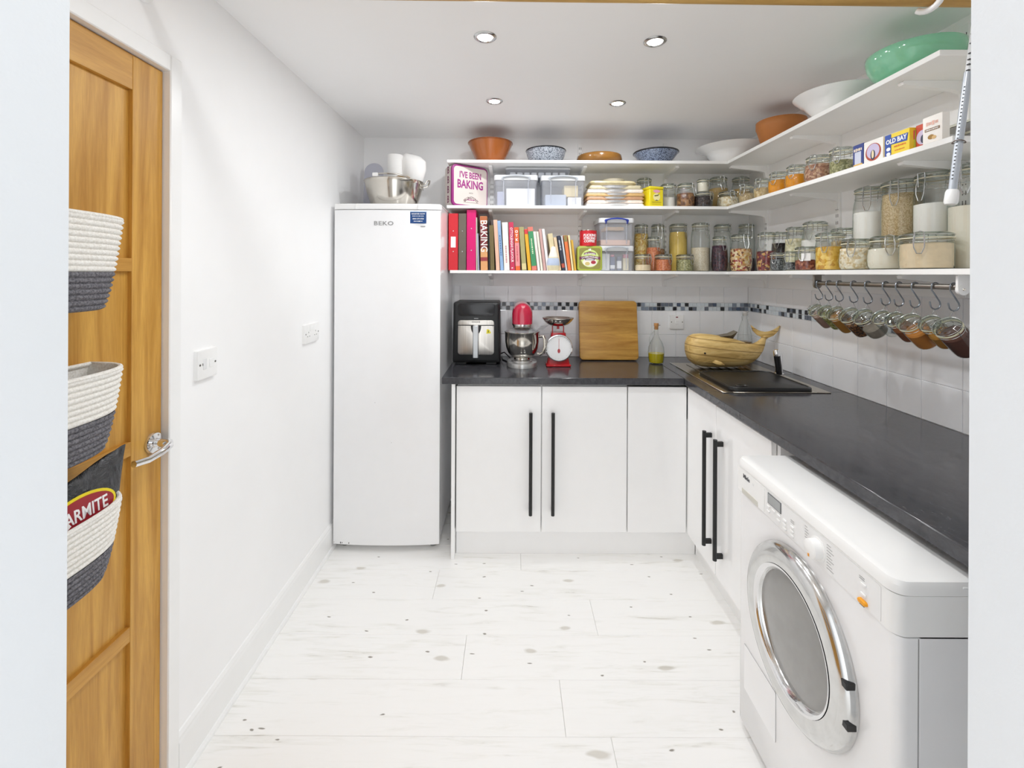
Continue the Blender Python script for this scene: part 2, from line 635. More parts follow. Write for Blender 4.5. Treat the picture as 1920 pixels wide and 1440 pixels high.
# skirting along the left wall
sk = [(0, 0), (0.020, 0), (0.020, 0.010), (0.016, 0.016), (0.011, 0.018), (0.011, 0.108), (0.009, 0.117), (0.009, 0.124), (0.004, 0.134), (0, 0.136)]
g = G()
g.loft([[(XL + p, y, q) for p, q in sk] for y in (1.2568, YB)])
struct(g.obj('baseboard_left', W_TRIM, smooth=False))

# ------------------------------------------------------------------ wall tiles
tile_cache = {}
def tile(parent, w, h, M):
    key = (round(w, 4), round(h, 4))
    if key not in tile_cache:
        gg = G().prism(rect(-w / 2 + .0011, w / 2 - .0011, -h / 2 + .0011, h / 2 - .0011), 0.0, 0.006, b=0.0012)
        tile_cache[key] = gg.mesh('tile', W_TILE, smooth=False)
    link('tile', tile_cache[key], parent, M)
ZR = [(0.905, 1.045), (1.045, 1.194), (1.243, 1.345)]
TP = 0.1495
for z0, z1 in ZR:
    x = XR - 0.006
    while x > -0.36:
        a = max(x - TP, -0.362)
        tile(wall_back, x - a, z1 - z0, T((a + x) / 2, YB, (z0 + z1) / 2) @ FR)
        x = a
    y = YB - 0.006
    while y > YF + 0.01:
        a = max(y - TP, YF + 0.002)
        tile(wall_right, y - a, z1 - z0, T(XR, (a + y) / 2, (z0 + z1) / 2) @ SIDE)
        y = a
# two-row glass mosaic border
MOS = [pm('mosaic_black', '#23262b', 0.1), pm('mosaic_slate', '#6d7684', 0.1), pm('mosaic_blue_grey', '#8f9bab', 0.1),
       pm('mosaic_ice', '#dfe8ee', 0.1), pm('mosaic_pale_grey', '#c3cdd2', 0.1), pm('mosaic_steel_blue', '#52627a', 0.1)]
random.seed(5)
def mosaic(parent, n, M0):
    g = G()
    p = 0.02475
    for i in range(n):
        for j in range(2):
            k = random.choices(range(6), [5, 3, 3, 8, 2, 1])[0]
            if (i + j) % 2 == 0 and random.random() < 0.72:
                k = 3
            elif k == 3 and random.random() < 0.5:
                k = random.choice((0, 1, 2, 0))
            g.prism(rect(i * p + .0016, (i + 1) * p - .0016, j * p + .0016, (j + 1) * p - .0016), 0, 0.0062, k, M0, b=0.0008)
    return stuff(g.obj('mosaic_border', MOS, parent, smooth=False))
mosaic(wall_back, 74, T(-0.358, YB, 1.1938) @ FR)
mosaic(wall_right, 98, T(XR, YB - 0.008, 1.1938) @ SIDE)

# ------------------------------------------------------------------ oak ladder door in the left wall
DX, DY0, DY1, DZ1 = -0.935, 0.4455, 1.2105, 1.952
door = struct(thing('door_1', 'oak panelled door with thin cross rails and chrome lever', 'door', (DX, (DY0 + DY1) / 2, 0)))
del door['category']
DH = (DY1 - DY0) / 2
ST = 0.095
for sgn in (-1, 1):
    y0, y1 = (DH - ST, DH) if sgn > 0 else (-DH, -DH + ST)
    G().box(-0.04, 0, y0, y1, 0.006, DZ1, 0.001).obj('stile', OAK, door)
for z0, z1 in ((1.866, DZ1), (1.419, 1.452), (0.965, 1.0), (0.508, 0.545), (0.006, 0.13)):
    G().box(-0.038, -0.0004, -DH + ST, DH - ST, z0, z1, 0.001).obj('rail', OAK_R, door)
for z0, z1 in ((1.452, 1.866), (1.0, 1.419), (0.545, 0.965), (0.13, 0.508)):
    G().box(-0.028, -0.011, -DH + ST, DH - ST, z0, z1).obj('panel', OAK, door)
# lever handle
hy, hz = 1.182 - (DY0 + DY1) / 2, 0.973
hd = G()
AX = T(0, hy, hz) @ RY(90)
hd.lathe([(0, 0.0), (0.0265, 0.0), (0.027, 0.004), (0.025, 0.008), (0.012, 0.009), (0.011, 0.011), (0, 0.011)], 36, M=AX)
h_obj = hd.obj('door_handle', CHROME, door)
lv = G().tube([(0.009, hy, hz), (0.03, hy, hz), (0.044, hy - 0.002, hz), (0.052, hy - 0.012, hz - .002), (0.054, hy - 0.04, hz - 0.008), (0.052, hy - 0.08, hz - 0.012), (0.047, hy - 0.115, hz - 0.008)],
              [0.0105, 0.0105, 0.0105, 0.01, 0.009, 0.0085, 0.008], 14)
lv.obj('lever', CHROME, h_obj)
for a in (30, 150, 270):
    G().lathe([(0, 0.0085), (0.003, 0.0085), (0.0025, 0.0098), (0, 0.0098)], 10, M=AX @ T(0.02 * math.cos(R(a)), 0.02 * math.sin(R(a)), 0)).obj('screw', STEEL, h_obj)
# white frame around it
fr = G()
fr.box(XL - 0.10, XL + 0.012, DY1 + 0.003, DY1 + 0.046, 0, DZ1 + 0.048, 0.003)
struct(fr.obj('trim_1', W_TRIM))
struct(G().box(XL - 0.10, XL + 0.012, DY0 - 0.045, DY0 - 0.003, 0, DZ1 + 0.048, 0.003).obj('trim_2', W_TRIM))
struct(G().box(XL - 0.10, XL + 0.012, DY0 - 0.003, DY1 + 0.003, DZ1 + 0.003, DZ1 + 0.048, 0.003).obj('trim_3', W_TRIM))

# ------------------------------------------------------------------ ceiling downlights
LED = bpy.data.materials.new('lit_lamp_lens')
LED.use_nodes = True
_n = LED.node_tree
_e = _n.nodes.new('ShaderNodeEmission')
_e.inputs['Strength'].default_value = 14.0
_e.inputs['Color'].default_value = (1.0, 0.985, 0.95, 1)
_v = _coord(_n)
_n.links.new(_mix(_n, _noise(_n, _v, 60), (1.0, 0.985, 0.95, 1), (1.0, 0.97, 0.92, 1)), _e.inputs['Color'])
_n.links.new(_e.outputs[0], _n.nodes['Material Output'].inputs[0])
RING = pm('brushed_chrome_bezel', '#c9c9c8', 0.2, 1.0)
lamp_spots = [(-0.10, 1.62, 'chrome ceiling downlight nearest the doorway, on the door side'),
              (0.515, 1.645, 'bright glaring ceiling downlight on the washing machine side'),
              (-0.09, 2.22, 'chrome ceiling downlight above the fridge end, on the door side'),
              (0.517, 2.24, 'chrome ceiling downlight nearest the corner shelves'),
              (-0.10, 1.02, 'ceiling downlight over the doorway, door side'),
              (0.515, 1.05, 'ceiling downlight over the doorway, washing machine side')]
for x, y, lab in lamp_spots:
    t = thing('downlight', lab, 'ceiling light', (x, y, ZC), group='recessed ceiling downlights')
    G().lathe([(0.027, -0.002), (0.030, -0.005), (0.036, -0.0045), (0.041, -0.001), (0.041, 0.0), (0.027, 0.0)], 36).obj('bezel', RING, t)
    G().lathe([(0, -0.0015), (0.0268, -0.0025), (0.0268, 0.0), (0, 0.0)], 30).obj('lens', LED, t)
    ld = bpy.data.lights.new('downlight_lamp', 'AREA')
    ld.shape = 'DISK'
    ld.size = 0.052
    ld.energy = LAMP_W
    ld.color = (0.955, 0.98, 1.0)
    lo = bpy.data.objects.new('lamp', ld)
    COL.objects.link(lo)
    lo.parent = t
    lo.location = (0, 0, -0.008)

# ------------------------------------------------------------------ base cabinets
WZ0, WZ1 = 0.871, 0.905
CAR = pm('white_carcass_board', '#eeeeed', 0.4, var=0.01)
def bar_handle(parent, M, z0, z1):
    """round black bar on two square feet; M puts x along the door, -y out of it"""
    hg = G()
    hg.tube([(0, -0.032, z0), (0, -0.032, z1)], 0.0085, 12, M=M)
    o = hg.obj('handle', BLACK, parent)
    for z in (z0 + 0.018, z1 - 0.018):
        G().box(-0.006, 0.006, -0.027, 0.0, z - 0.010, z + 0.010, 0.001, M=M).obj('handle_foot', BLACK, o)
    for z in (z0 + 0.018, z1 - 0.018):
        pass
    return o
cab = thing('base_cabinet', 'white double door base cabinet with two long black bar handles facing the doorway', 'cabinet', (0.15, 2.26, 0))
G().box(-0.42, 0.43, 0.02, 0.545, 0.135, WZ0 - 0.002).obj('body', CAR, cab)
G().box(-0.447, -0.429, -0.012, 0.545, 0.0, WZ0 - 0.001, 0.001).obj('end_panel', W_GLOSS, cab)
d1 = G().box(-0.4235, -0.0015, 0.0, 0.018, 0.131, 0.858, 0.0015).obj('door', W_GLOSS, cab)
d2 = G().box(0.0035, 0.4265, 0.0, 0.018, 0.131, 0.858, 0.0015).obj('door', W_GLOSS, cab)
bar_handle(d1, T(-0.054, 0, 0), 0.231, 0.735)
bar_handle(d2, T(0.056, 0, 0), 0.231, 0.735)
cc = thing('corner_cabinet', 'plain white corner cabinet front without a handle beside the double doors', 'cabinet', (0.73, 2.26, 0))
G().box(-0.149, 0.735, 0.02, 0.545, 0.135, 0.69).obj('body', CAR, cc)
G().box(-0.148, 0.144, 0.0, 0.018, 0.131, 0.858, 0.0015).obj('door', W_GLOSS, cc)
sc_ = thing('sink_cabinet', 'white sink base cabinet with two black bar handles beside the washing machine', 'cabinet', (0.877, 1.89, 0))
G().box(0.02, 0.58, -0.36, 0.388, 0.135, WZ0 - 0.21).obj('body', CAR, sc_)
G().box(0.02, 0.045, -0.36, 0.388, WZ0 - 0.21, WZ0 - 0.002).obj('front_rail', CAR, sc_)
da = G().box(0.0, 0.018, 0.0535, 0.366, 0.131, 0.858, 0.0015).obj('door', W_GLOSS, sc_)
db = G().box(0.0, 0.018, -0.362, 0.0495, 0.131, 0.858, 0.0015).obj('door', W_GLOSS, sc_)
bar_handle(da, T(0, 0.095, 0) @ RZ(-90), 0.235, 0.735)
bar_handle(db, T(0, -0.012, 0) @ RZ(-90), 0.235, 0.735)
G().box(0.02, 0.58, -0.381, -0.3625, 0.0, WZ0 - 0.002).obj('end_panel', W_GLOSS, sc_)
tag(G().box(-0.277, 0.935, 2.30, 2.316, 0.0, 0.128, 0.001).obj('plinth_board', W_GLOSS), 'white plinth board along the floor under the double door cabinet', 'plinth')
tag(G().box(0.936, 0.952, 1.53, 2.298, 0.0, 0.128, 0.001).obj('plinth_board', W_GLOSS), 'white plinth board along the floor under the sink cabinet', 'plinth')

# ------------------------------------------------------------------ worktops
g = G().box(-0.345, 0.8548, 2.24, YB - 0.0065, WZ0, WZ1, 0.003)
tag(g.obj('worktop', WORKTOP), 'black slate effect worktop under the air fryer and chopping board', 'worktop')
g = G()
HX0, HX1, HY0, HY1 = 0.968, 1.325, 1.992, 2.335
g.box(0.855, XR - 0.0065, YF + 0.012, HY0, WZ0, WZ1, 0.003)
g.box(0.855, HX0, HY0 - .003, HY1 + .003, WZ0, WZ1, 0.003)
g.box(HX1, XR - 0.0065, HY0 - .003, HY1 + .003, WZ0, WZ1, 0.003)
g.box(0.855, XR - 0.0065, HY1, YB - 0.0065, WZ0, WZ1, 0.003)
tag(g.obj('worktop', WORKTOP), 'black slate effect worktop running over the washing machine along the right wall', 'worktop')

# ------------------------------------------------------------------ sink, cover board, tap
sk = thing('sink', 'stainless steel inset sink with ribbed drainer in the corner worktop', 'sink', (0.92, 1.968, WZ1))
SW, SL = 0.47, 0.655
g = G()
g.box(0, 0.046, 0, SL, 0.0005, 0.004, 0.0015)
g.box(SW - 0.068, SW, 0, SL, 0.0005, 0.004, 0.0015)
g.box(0.046, SW - 0.068, 0, 0.022, 0.0005, 0.004, 0.0015)
g.box(0.046, SW - 0.068, 0.37, SL, 0.0005, 0.0032, 0.001)
g.obj('rim', SINKM, sk)
for k in range(7):
    x = 0.07 + k * 0.047
    G().box(x, x + 0.008, 0.385, SL - 0.05, 0.003, 0.0062, 0.0025).obj('drainer_rib', SINKM, sk)
g = G()
g.loft([[(x, y, 0.002) for x, y in rrect(0.35, 0.34, 0.05, 5, 0.226, 0.195)], [(x, y, -0.16) for x, y in rrect(0.33, 0.32, 0.06, 5, 0.226, 0.195)],
        [(x, y, -0.172) for x, y in rrect(0.27, 0.26, 0.05, 5, 0.226, 0.195)]], cap=False)
g.add([(x, y, -0.172) for x, y in rrect(0.27, 0.26, 0.05, 5, 0.226, 0.195)], [tuple(range(24))])
g.obj('bowl', SINKM, sk)
G().box(-0.004, 0.0, -0.003, SL + .003, 0.0, 0.005, 0.001).obj('edge_lip', CHROME, sk)
cb = thing('chopping_mat', 'black rounded cutting board with an oval grip hole laid over the sink bowl', 'cutting board', (1.146, 2.165, WZ1 + 0.0045))
g = G()
outer = rrect(0.372, 0.372, 0.045, 6)
g.prism(outer, 0, 0.012, b=0.003)
g.obj('board', BLACK, cb)
RIMB = pm('black_rim_plastic', '#2b2c2d', 0.3)
g = G().tube([(x * .985, y * .985, 0.0125) for x, y in rrect(0.36, 0.36, 0.042, 6)], 0.0028, 6, closed=True)
g.obj('raised_edge', RIMB, cb)
g = G().tube([(0.026 * math.cos(a) - 0.115, 0.012 * math.sin(a) - 0.135, 0.0125) for a in [2 * PI * i / 20 for i in range(20)]], 0.003, 6, closed=True)
g.obj('grip_hole_rim', BLACK_G, cb)
plate([(0.024 * math.cos(2 * PI * i / 20) - 0.115, 0.010 * math.sin(2 * PI * i / 20) - 0.135) for i in range(20)], DARK_SLOT, cb, T(0, 0, 0.0118), name='grip_hole')
tp = thing('tap', 'small chrome and black sink tap by the tiled wall', 'tap', (1.357, 2.31, WZ1 + 0.004))
G().lathe([(0, 0), (0.024, 0), (0.024, 0.006), (0.018, 0.012), (0.017, 0.10), (0.015, 0.108), (0, 0.11)], 24, M=T(0.012, 0.012, 0)).obj('body', CHROME, tp)
G().tube([(0.0, -0.012, 0.006), (-0.006, -0.014, 0.05), (-0.016, -0.018, 0.105)], [0.013, 0.015, 0.015], 14).obj('spray_head', BLACK_G, tp)
G().tube([(-0.016, -0.018, 0.103), (-0.020, -0.020, 0.126), (-0.021, -0.02, 0.133)], [0.0155, 0.0145, 0.010], 14).obj('head_cap', CHROME, tp)

# ------------------------------------------------------------------ tall fridge
fx0, fx1, fy0, fz1 = -0.907, -0.366, 2.30, 1.775
fd = thing('fridge', 'tall white single door fridge standing in the corner', 'fridge', ((fx0 + fx1) / 2, fy0, 0))
hw = (fx1 - fx0) / 2
G().box(-hw + .004, hw - .004, 0.062, 0.518, 0.03, fz1 - 0.004, 0.004).obj('body', W_ENAMEL, fd)
poly = [(-hw + 2 * hw * i / 14, 0.016 - 0.016 * math.sin(PI * i / 14) ** 0.7) for i in range(15)] + [(hw, 0.056), (-hw, 0.056)]
door_o = G().prism(poly, 0.035, fz1 - 0.034, b=0.004, b0=0.004).obj('door', W_ENAMEL, fd)
G().prism(poly, fz1 - 0.031, fz1 - 0.002, b=0.006).obj('door_top_cap', W_PLASTIC, fd)
for s in (-1, 1):
    G().box(min(s * 0.16, s * .158), max(s * .16, s * .158), -0.0005, 0.012, fz1 - .03, fz1 - .006).obj('cap_seam', PANEL_GREY, fd)
G().box(-hw, hw, 0.06, 0.52, fz1 - 0.006, fz1, 0.003).obj('top', W_PLASTIC, fd)
for x in (-hw + 0.04, hw - 0.04):
    for y in (0.075, 0.47):
        G().lathe([(0, 0), (0.016, 0), (0.018, 0.006), (0.012, 0.012), (0.012, 0.036), (0, 0.036)], 14, M=T(x, y, 0)).obj('foot', pm('grey_foot', '#8b8b88', 0.5), fd)
G().box(-hw + .01, hw - .01, 0.066, 0.09, 0.012, 0.04).obj('kick_grille', PANEL_GREY, fd)
words('BEKO', 0.029, INK_GREY, fd, T(ux(719, 2.3) - (fx0 + fx1) / 2, -0.0008, at(719, 419, 2.3).z) @ FR, bold=0.0004, sx=1.32, space=1.08, name='brand_lettering')
sp = at(784, 408, 2.3)
st = plate(rect(-0.041, 0.041, -0.029, 0.029), pm('blue_sticker', '#1d4a86', 0.35), fd, T(sp.x - (fx0 + fx1) / 2, 0.0035, sp.z) @ FR, 0.001, 'sticker')
SM = T(sp.x - (fx0 + fx1) / 2, 0.0022, sp.z) @ FR
plate(rect(-0.045, 0.045, 0.029, 0.033), pm('sticker_border', '#c9dcf0', 0.4), st, T(sp.x - (fx0 + fx1) / 2, 0.0036, sp.z) @ FR, 0.001, 'sticker_edge')
words('REGISTER NOW', 0.0095, WHITE_INK, st, SM @ T(0, 0.019, 0), bold=0.0002)
words('0800 279 0750', 0.0095, WHITE_INK, st, SM @ T(0, -0.006, 0), bold=0.0002)
scrawl(WHITE_INK, st, SM @ T(0, -0.018, 0), .045, .004, 7)
scrawl(WHITE_INK, st, SM @ T(0, 0.008, 0), .06, .003, 9)
plate(rect(-0.012, 0.012, -0.002, 0.002), INK_GREY, fd, T(sp.x - (fx0 + fx1) / 2 + 0.024, 0.0035, sp.z - 0.044) @ FR, 0.0008, 'small_print')
for k, (u, v, r) in enumerate(((637, 1036, .004), (640, 1042, .003), (653, 1042, .0035), (624, 1030, .002), (703, 755, .0015), (734, 830, .0013))):
    p = at(u, v, 2.3)
    xx = p.x - (fx0 + fx1) / 2
    yy = 0.016 - 0.016 * math.sin(PI * (xx + hw) / (2 * hw)) ** 0.7
    plate([(r * math.cos(a) * .6, r * math.sin(a) * 1.3) for a in [2 * PI * i / 8 for i in range(8)]], DARK_SLOT, fd, T(xx, yy + .0004, max(p.z, .045)) @ FR, 0.0008, 'paint_chip')

# ------------------------------------------------------------------ washing machine (front faces the left wall)
WX, WY = 0.72, 1.142
wm = thing('washing_machine', 'white front loading washing machine with a chrome porthole under the worktop', 'washing machine', (WX, WY, 0), -90)
G().prism(rrect(0.594, 0.60, 0.02, 5, 0, 0.302), 0.03, 0.741, b0=0.004).obj('body', W_ENAMEL, wm, angle=30)
G().prism(rrect(0.594, 0.604, 0.022, 6, 0, 0.300), 0.7435, 0.8195).obj('control_panel', W_PLASTIC, wm, angle=30)
G().prism(rrect(0.598, 0.612, 0.028, 6, 0, 0.302), 0.8215, 0.849, b=0.012).obj('lid', W_PLASTIC, wm, angle=30)
G().prism(rrect(0.55, 0.55, 0.02, 4, 0, 0.33), 0.0, 0.03).obj('plinth', pm('dark_grey_base', '#8a8a88', 0.6), wm)
G().box(0.262, 0.2972, 0.045, 0.6, 0.04, 0.741).obj('side_panel', W_ENAMEL, wm)
G().box(0.2968, 0.2978, 0.040, 0.0415, 0.04, 0.74).obj('panel_seam', INK_GREY, wm)
G().box(0.285, 0.3, 0.12, 0.15, 0.833, 0.839, 0.002).obj('lid_notch', PANEL_GREY, wm)
# detergent drawer
PF = 0.300 - 0.302 - 0.0002   # front plane of the control panel in local y
dr = plate(rrect(0.148, 0.07, 0.004, 3), W_PLASTIC, wm, T(-0.215, PF, 0.781) @ FR, 0.0012, 'detergent_drawer')
plate(rrect(0.09, 0.016, 0.003, 2), pm('shadow_beige', '#cfcdc4', 0.6), dr, T(-0.218, PF - 0.0012, 0.752) @ FR, 0.0008, 'drawer_grip')
words('Miele', 0.0175, pm('miele_ink', '#55565a', 0.4), dr, T(-0.238, PF - 0.0016, 0.799) @ FR, bold=0.0005, shear=0.0)
plate(circle(0.004, 10), PANEL_GREY, dr, T(-0.2, PF - .0013, 0.797) @ FR, .0006, 'logo_mark')
fas = plate(rrect(0.40, 0.07, 0.004, 3), pm('fascia_white', '#ececec', 0.3, var=0.01), wm, T(0.064, PF, 0.781) @ FR, 0.0008, 'fascia')
ds = plate(rect(-0.031, 0.031, -0.0145, 0.0145), pm('display_frame', '#5e6062', 0.3), wm, T(-0.091, PF - .0008, 0.798) @ FR, 0.0012, 'display')
plate(rect(-0.028, 0.028, -0.0125, 0.0125), pm('display_grey', '#a6a9aa', 0.15), ds, T(-0.091, PF - .002, 0.798) @ FR, 0.0006, 'screen')
for x, z in ((-0.118, .775), (-0.094, .775), (-0.070, .775), (-0.118, .762), (-0.070, .762), (-0.043, .776), (-0.043, .766), (-0.043, .755), (-0.012, .776), (-0.012, .766), (-0.012, .755), (0.222, 0.79), (0.222, 0.770)):
    G().box(x - .007, x + .007, PF - 0.004, PF - .0006, z - .0028, z + .0028, 0.001).obj('button', W_PLASTIC, wm)
for x, z in ((-0.012, .792), (-0.012, .787), (0.217, .802), (0.217, .798)):
    plate(rect(0, 0.014, -.0006, .0006), INK_GREY, wm, T(x - .007, PF - .001, z) @ FR, 0.0004, 'print')
kn = G().lathe([(0, 0), (0.027, 0), (0.027, 0.001), (0.0225, 0.0015), (0.0215, 0.019), (0.019, 0.021), (0, 0.0215)], 40, M=T(0.083, PF - .0008, 0.779) @ FR).obj('dial', W_PLASTIC, wm)
G().box(0.081, 0.085, PF - .0235, PF - .021, 0.762, 0.768).obj('dial_mark', pm('orange_mark', '#e59a34', 0.4), kn)
for s in (-1, 1):
    for i in range(9):
        z = 0.808 - i * 0.0066
        w = 0.022 if s > 0 else 0.015
        x0 = 0.083 + s * 0.031 if s > 0 else 0.083 - 0.031 - w
        plate(rect(x0, x0 + w * (0.6 + 0.4 * ((i * 7) % 3) / 2), -.0005, .0005), INK_GREY, wm, T(0, PF - .001, z) @ FR, 0.0004, 'print')
G().prism(rrect(0.022, 0.0095, 0.0047, 5), 0, 0.007, M=T(0.222, PF - .0006, 0.755) @ FR, b=0.0025).obj('door_button', pm('orange_button', '#f0a21c', 0.25), wm)
# porthole
BF = 0.002   # body front plane
dm = T(0.0, BF, 0.512) @ FR
door_w = G().lathe([(0.138, 0.010), (0.142, 0.020), (0.150, 0.0255), (0.158, 0.027), (0.178, 0.029), (0.192, 0.026), (0.202, 0.018), (0.207, 0.006), (0.207, 0.0), (0.138, 0.0)], 72, M=dm).obj('door_ring', pm('worn_chrome', '#d9d9d8', 0.14, 1.0, var=0.06, nscale=30), wm, angle=60)
G().lathe([(0.1385, 0.008), (0.142, 0.020), (0.148, 0.0262), (0.1515, 0.0275), (0.154, 0.0275)], 72, M=dm).obj('inner_trim', CHROME, door_w)
G().lathe([(0.1395, 0.012), (0.12, 0.014), (0.06, 0.016), (0, 0.0165)], 56, M=dm).obj('porthole_glass', pm('smoked_porthole_glass', '#807f7c', 0.04, var=0.08, coat=1.0, coatr=0.03), door_w)
for dz in (0.05, -0.032):
    xx = math.sqrt(0.204 ** 2 - dz ** 2)
    G().box(xx - 0.016, xx + 0.004, BF - 0.0245, BF - 0.004, 0.512 + dz - .008, 0.512 + dz + .008, .002).obj('hinge', BLACK, door_w)
fl = plate(rrect(0.165, 0.135, 0.003, 2), W_ENAMEL, wm, T(-0.172, BF - 0.0003, 0.215) @ FR, 0.0012, 'filter_flap')
g = G()
for a in (rect(-.255, -.089, .281, .2825), rect(-.255, -.2535, .148, .2825), rect(-.0905, -.089, .148, .2825)):
    g.prism(a, 0, 0.0006, M=T(0, BF, 0) @ FR)
g.obj('flap_outline', INK_GREY, fl)
G().box(0.21, 0.2225, PF - .0006, PF + .001, 0.7438, 0.7462).obj('seam_chip', BLACK, wm)
# gap under the worktop behind the lid
# ------------------------------------------------------------------ shelves, uprights, brackets
ST_ = 0.017
ZB, ZM, ZT = 1.438, 1.807, 2.065
YS, XS = 2.57, 1.22
for z, xl, ye, wd in ((ZB, -0.352, 1.17, 'bottom'), (ZM, -0.372, 1.257, 'middle'), (ZT, -0.372, 1.296, 'top')):
    tag(G().box(xl, XR - 0.001, YS, YB - 0.001, z - ST_, z, 0.001).obj('shelf', W_SHELF), 'white %s shelf board along the back wall' % wd, 'shelf', 'white shelf boards')
    tag(G().box(XS, XR - 0.001, ye, YS - 0.0005, z - ST_, z, 0.001).obj('shelf', W_SHELF), 'white %s shelf board along the right wall' % wd, 'shelf', 'white shelf boards')
def upright(lab, M):
    t = thing('shelf_upright', lab, 'shelf support', M=M, group='slotted shelf uprights with brackets')
    G().box(-0.0125, 0.0125, -0.012, 0, 1.347, 2.235, 0.001).obj('upright_strip', W_TRIM, t)
    g = G()
    z = 1.36
    while z < 2.22:
        for x in (-0.0052, 0.0052):
            g.box(x - 0.0014, x + 0.0014, -0.0124, -0.0118, z, z + 0.014)
        z += 0.032
    stuff(g.obj('slots', DARK_SLOT, t, smooth=False))
    for z in (ZB, ZM, ZT):
        zz = z - ST_ - 0.0003
        prof = [(-0.012, zz), (-0.215, zz), (-0.222, zz - 0.006), (-0.218, zz - 0.013), (-0.05, zz - 0.030), (-0.024, zz - 0.038), (-0.017, zz - 0.072), (-0.012, zz - 0.074)]
        G().loft([[(x, y, q) for y, q in prof] for x in (-0.0095, 0.0095)]).obj('bracket', W_TRIM, t, smooth=False)
for x, wd in ((-0.127, 'behind the ring binders and cookbooks'), (0.42, 'behind the coffee tin'), (0.95, 'behind the jar of yellow polenta')):
    upright('white slotted upright on the back wall ' + wd, T(x, YB, 0))
for y, wd in ((2.62, 'nearest the back corner'), (2.045, 'in the middle of the run'), (1.47, 'nearest the doorway')):
    upright('white slotted upright on the right wall ' + wd, T(XR, y, 0) @ RZ(-90))

# ------------------------------------------------------------------ sockets and switches
def accessory(name, lab, cat, M, w, h, parts):
    t = thing(name, lab, cat, M=M)
    G().prism(rrect(w, h, 0.004, 3), 0, 0.012, M=FR, b=0.003).obj('plate', W_PLASTIC, t)
    for kind, x, z in parts:
        if kind == 'screw':
            G().lathe([(0, 0.0115), (0.0032, 0.0115), (0.0030, 0.0132), (0, 0.0132)], 12, M=T(x, 0, z) @ FR).obj('screw', pm('screw_grey', '#77756f', 0.4, 0.6), t)
        elif kind == 'rocker':
            G().box(x - .009, x + .009, -0.0145, -0.011, z - .013, z + .013, .001).obj('rocker', W_PLASTIC, t)
        elif kind == 'slotv':
            plate(rect(-.0012, .0012, -.0035, .0035), DARK_SLOT, t, T(x, -.0121, z) @ FR, .0004, 'pin_hole')
        elif kind == 'sloth':
            plate(rect(-.003, .003, -.0015, .0015), DARK_SLOT, t, T(x, -.0121, z) @ FR, .0004, 'pin_hole')
        elif kind == 'fuse':
            G().box(x - .008, x + .008, -0.0135, -0.011, z - .016, z + .016, .001).obj('fuse_holder', PANEL_GREY, t)
        elif kind == 'neon':
            plate(rect(-.007, .007, -.003, .003), pm('red_neon', '#8a1f28', 0.3), t, T(x, -.0121, z) @ FR, .0006, 'indicator')
    return t
LW = lambda u, v: T(XL, dx(u, XL), at(u, v, dx(u, XL)).z) @ RZ(90)
accessory('fused_switch', 'white fused switch plate on the left wall beside the door', 'switch', LW(383, 681), 0.088, 0.088,
          [('screw', -0.034, 0), ('screw', 0.034, 0), ('rocker', 0.015, 0), ('fuse', -0.013, 0), ('slotv', -0.022, 0)])
pins = []
for x in (-0.036, 0.036):
    pins += [('slotv', x, 0.006), ('sloth', x - 0.010, -0.012), ('sloth', x + 0.010, -0.012), ('rocker', x * 0.42, 0.024)]
accessory('double_socket', 'white double socket on the left wall beside the fridge', 'socket', LW(581, 624), 0.146, 0.086, pins + [('screw', -0.064, 0), ('screw', 0.064, 0)])
p = at(1268, 603.5, 2.823)
accessory('cooker_switch', 'white switch with a red neon on the tiles beside the oil bottle', 'switch', T(p.x, YB - 0.0062, p.z), 0.088, 0.088,
          [('screw', -0.034, 0), ('screw', 0.034, 0), ('neon', 0, 0.03), ('rocker', 0, -0.002)])

